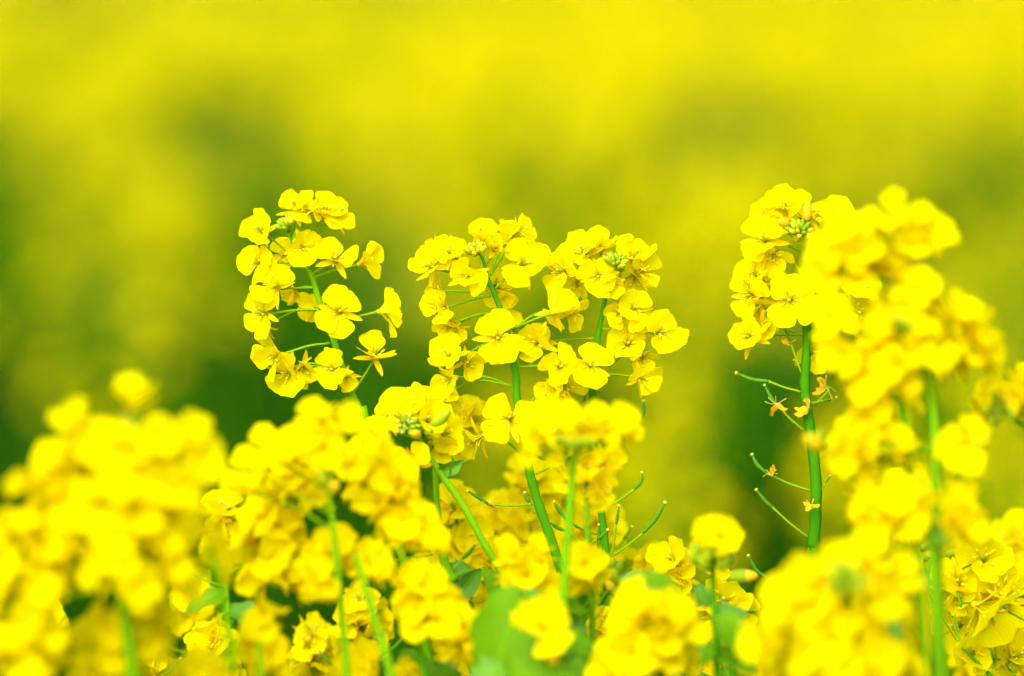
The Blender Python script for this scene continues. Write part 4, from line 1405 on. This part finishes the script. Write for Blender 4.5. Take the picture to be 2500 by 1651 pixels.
for x_, y_, z_ in spots:
    hgt = z_ / .96 if z_ else fr.uniform(.72, .86)
    dn = 9.0 if z_ else density(Vector((x_, y_, hgt * .98)))
    ms, mh, mf = fr.choice(PROTO)
    if z_:
        ms, mh, mf = fr.choice(LONE)
    bloom = fr.random() < dn * float(np.interp(y_, [4, 5.5, 7, 9], [.4, .36, .32, .32]))
    if not bloom:
        hgt = fr.uniform(.58, .74)
        ms, mh, mf = fr.choice(LEAFY)
    root = tag(link("rapeseed_plant", None, loc=(x_, y_, 0)), cat="flower plant")
    if bloom:
        tag(root, FIELD_LABEL, group="blurred flowering plants of the field behind")
    else:
        tag(root, "strongly blurred leafy green rapeseed plant without blossoms in the field behind", group="blurred leafy plants of the field behind")
    q = Quaternion((0, 0, 1), fr.uniform(0, 6.28)) @ Quaternion((1, 0, 0), fr.uniform(-.07, .07))
    root.rotation_mode = 'QUATERNION'
    root.rotation_quaternion = q
    root.scale = (1, 1, hgt)
    link("stem", ms, root)
    link("foliage", mf, root)["kind"] = "stuff"
    if bloom:
        for m_ in mh:
            link("flower_head", m_, root)["kind"] = "stuff"
    n_bg += 1


# the rest of the field, too far and too many to tell apart: one mass
def flat(parts):
    V, F, _ = merge(parts)
    return np.array([tuple(p) for p in V], dtype=np.float32), F


far_r = random.Random(9)
LODS, LODL = [], []
for _ in range(5):
    st_, hs_, fo_ = field_plant(far_r, 5, 10, 5, rich=False, L=.010, ztop=.85, zlow=.5)
    LODS.append((flat([p for h_ in hs_ for p in h_]), flat(st_ + fo_)))
    st_, hs_, fo_ = field_plant(far_r, 1, 1, 20, rich=False, L=.01, ztop=.98, zlow=.55)
    LODL.append((None, flat(st_ + fo_)))
vs, loops, starts, totals, mi = [], [], [], [], []
nv = nl = 0
places = []


def scatter(y0, y1, step, margin):
    y = y0
    while y < y1:
        half = .09 * y + margin
        x = -half
        while x < half:
            places.append((x + far_r.uniform(-.45, .45) * step, y + far_r.uniform(-.5, .5) * step))
            x += step
        y += step


scatter(9.0, 14, .26, .6)
scatter(14, 28, .38, 1.2)
scatter(28, 60, .7, 2.5)
y_ = 4.0
while y_ < 9.0:                       # beside the picture
    for sg in (-1, 1):
        x_ = .09 * y_ + .25
        while x_ < .09 * y_ + .9:
            places.append((sg * x_, y_ + far_r.uniform(-.1, .1)))
            x_ += .24
    y_ += .24
_tab = np.random.RandomState(4).rand(64, 64)


def vnoise(u, v):
    """smooth value noise, stretched contrast"""
    i, j = math.floor(u), math.floor(v)
    a, b = u - i, v - j
    a, b = a * a * (3 - 2 * a), b * b * (3 - 2 * b)
    t = lambda m, n: _tab[m % 64, n % 64]
    w = (t(i, j) * (1 - a) + t(i + 1, j) * a) * (1 - b) + (t(i, j + 1) * (1 - a) + t(i + 1, j + 1) * a) * b
    return min(1, max(0, (w - .5) * 2.8 + .5))


for x, y in places:
    patch = vnoise(x / (.021 * y), 7 * math.log(y))
    bloom = far_r.random() < (.85 * density(Vector((x, y, .8))) ** 1.15 * (.12 + 1.5 * patch) if y < 15 else .25 + .9 * patch)
    (hv, hf), (sv, sf) = far_r.choice(LODS) if bloom else ((None, None), far_r.choice(LODL)[1])
    a = far_r.uniform(0, 6.28)
    big = 1.0 if y < 14 else 1.25 if y < 28 else 1.7
    hgt = far_r.uniform(.72, .86) if bloom else far_r.uniform(.6, .74)
    R_ = np.array([[math.cos(a) * big, -math.sin(a) * big, 0], [math.sin(a) * big, math.cos(a) * big, 0], [0, 0, hgt]], dtype=np.float32)
    for (bv, bf, m_) in ((hv, hf, 0), (sv, sf, 1)):
        if bv is None:
            continue
        vs.append(bv @ R_.T + np.array([x, y, 0], dtype=np.float32))
        for q in bf:
            starts.append(nl)
            totals.append(len(q))
            loops.extend(i + nv for i in q)
            nl += len(q)
            mi.append(m_)
        nv += len(bv)
me = bpy.data.meshes.new("rapeseed_field")
VV = np.concatenate(vs)
me.vertices.add(len(VV))
me.vertices.foreach_set("co", VV.ravel())
me.loops.add(nl)
me.loops.foreach_set("vertex_index", np.array(loops, dtype=np.int32))
me.polygons.add(len(starts))
me.polygons.foreach_set("loop_start", np.array(starts, dtype=np.int32))
me.polygons.foreach_set("material_index", np.array(mi, dtype=np.int32))
me.materials.append(M_PETAL)
me.materials.append(M_LEAFF)
me.update(calc_edges=True)
me.validate()
tag(link("rapeseed_field", me), "blurred yellow rapeseed field stretching away to the far distance", "field", kind="stuff")

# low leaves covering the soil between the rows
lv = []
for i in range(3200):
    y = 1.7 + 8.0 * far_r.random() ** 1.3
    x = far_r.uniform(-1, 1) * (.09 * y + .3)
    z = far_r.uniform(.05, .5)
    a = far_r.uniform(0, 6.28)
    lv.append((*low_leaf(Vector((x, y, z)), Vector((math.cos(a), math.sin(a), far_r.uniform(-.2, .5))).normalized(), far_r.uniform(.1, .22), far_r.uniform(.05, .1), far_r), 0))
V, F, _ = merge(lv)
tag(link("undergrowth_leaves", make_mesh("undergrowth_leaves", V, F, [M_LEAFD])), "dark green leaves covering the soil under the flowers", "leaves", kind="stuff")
print("BG", n_bg, "FAR", len(places), "TRIS", sum(t - 2 for t in totals), "OBJ", len(sc.objects))
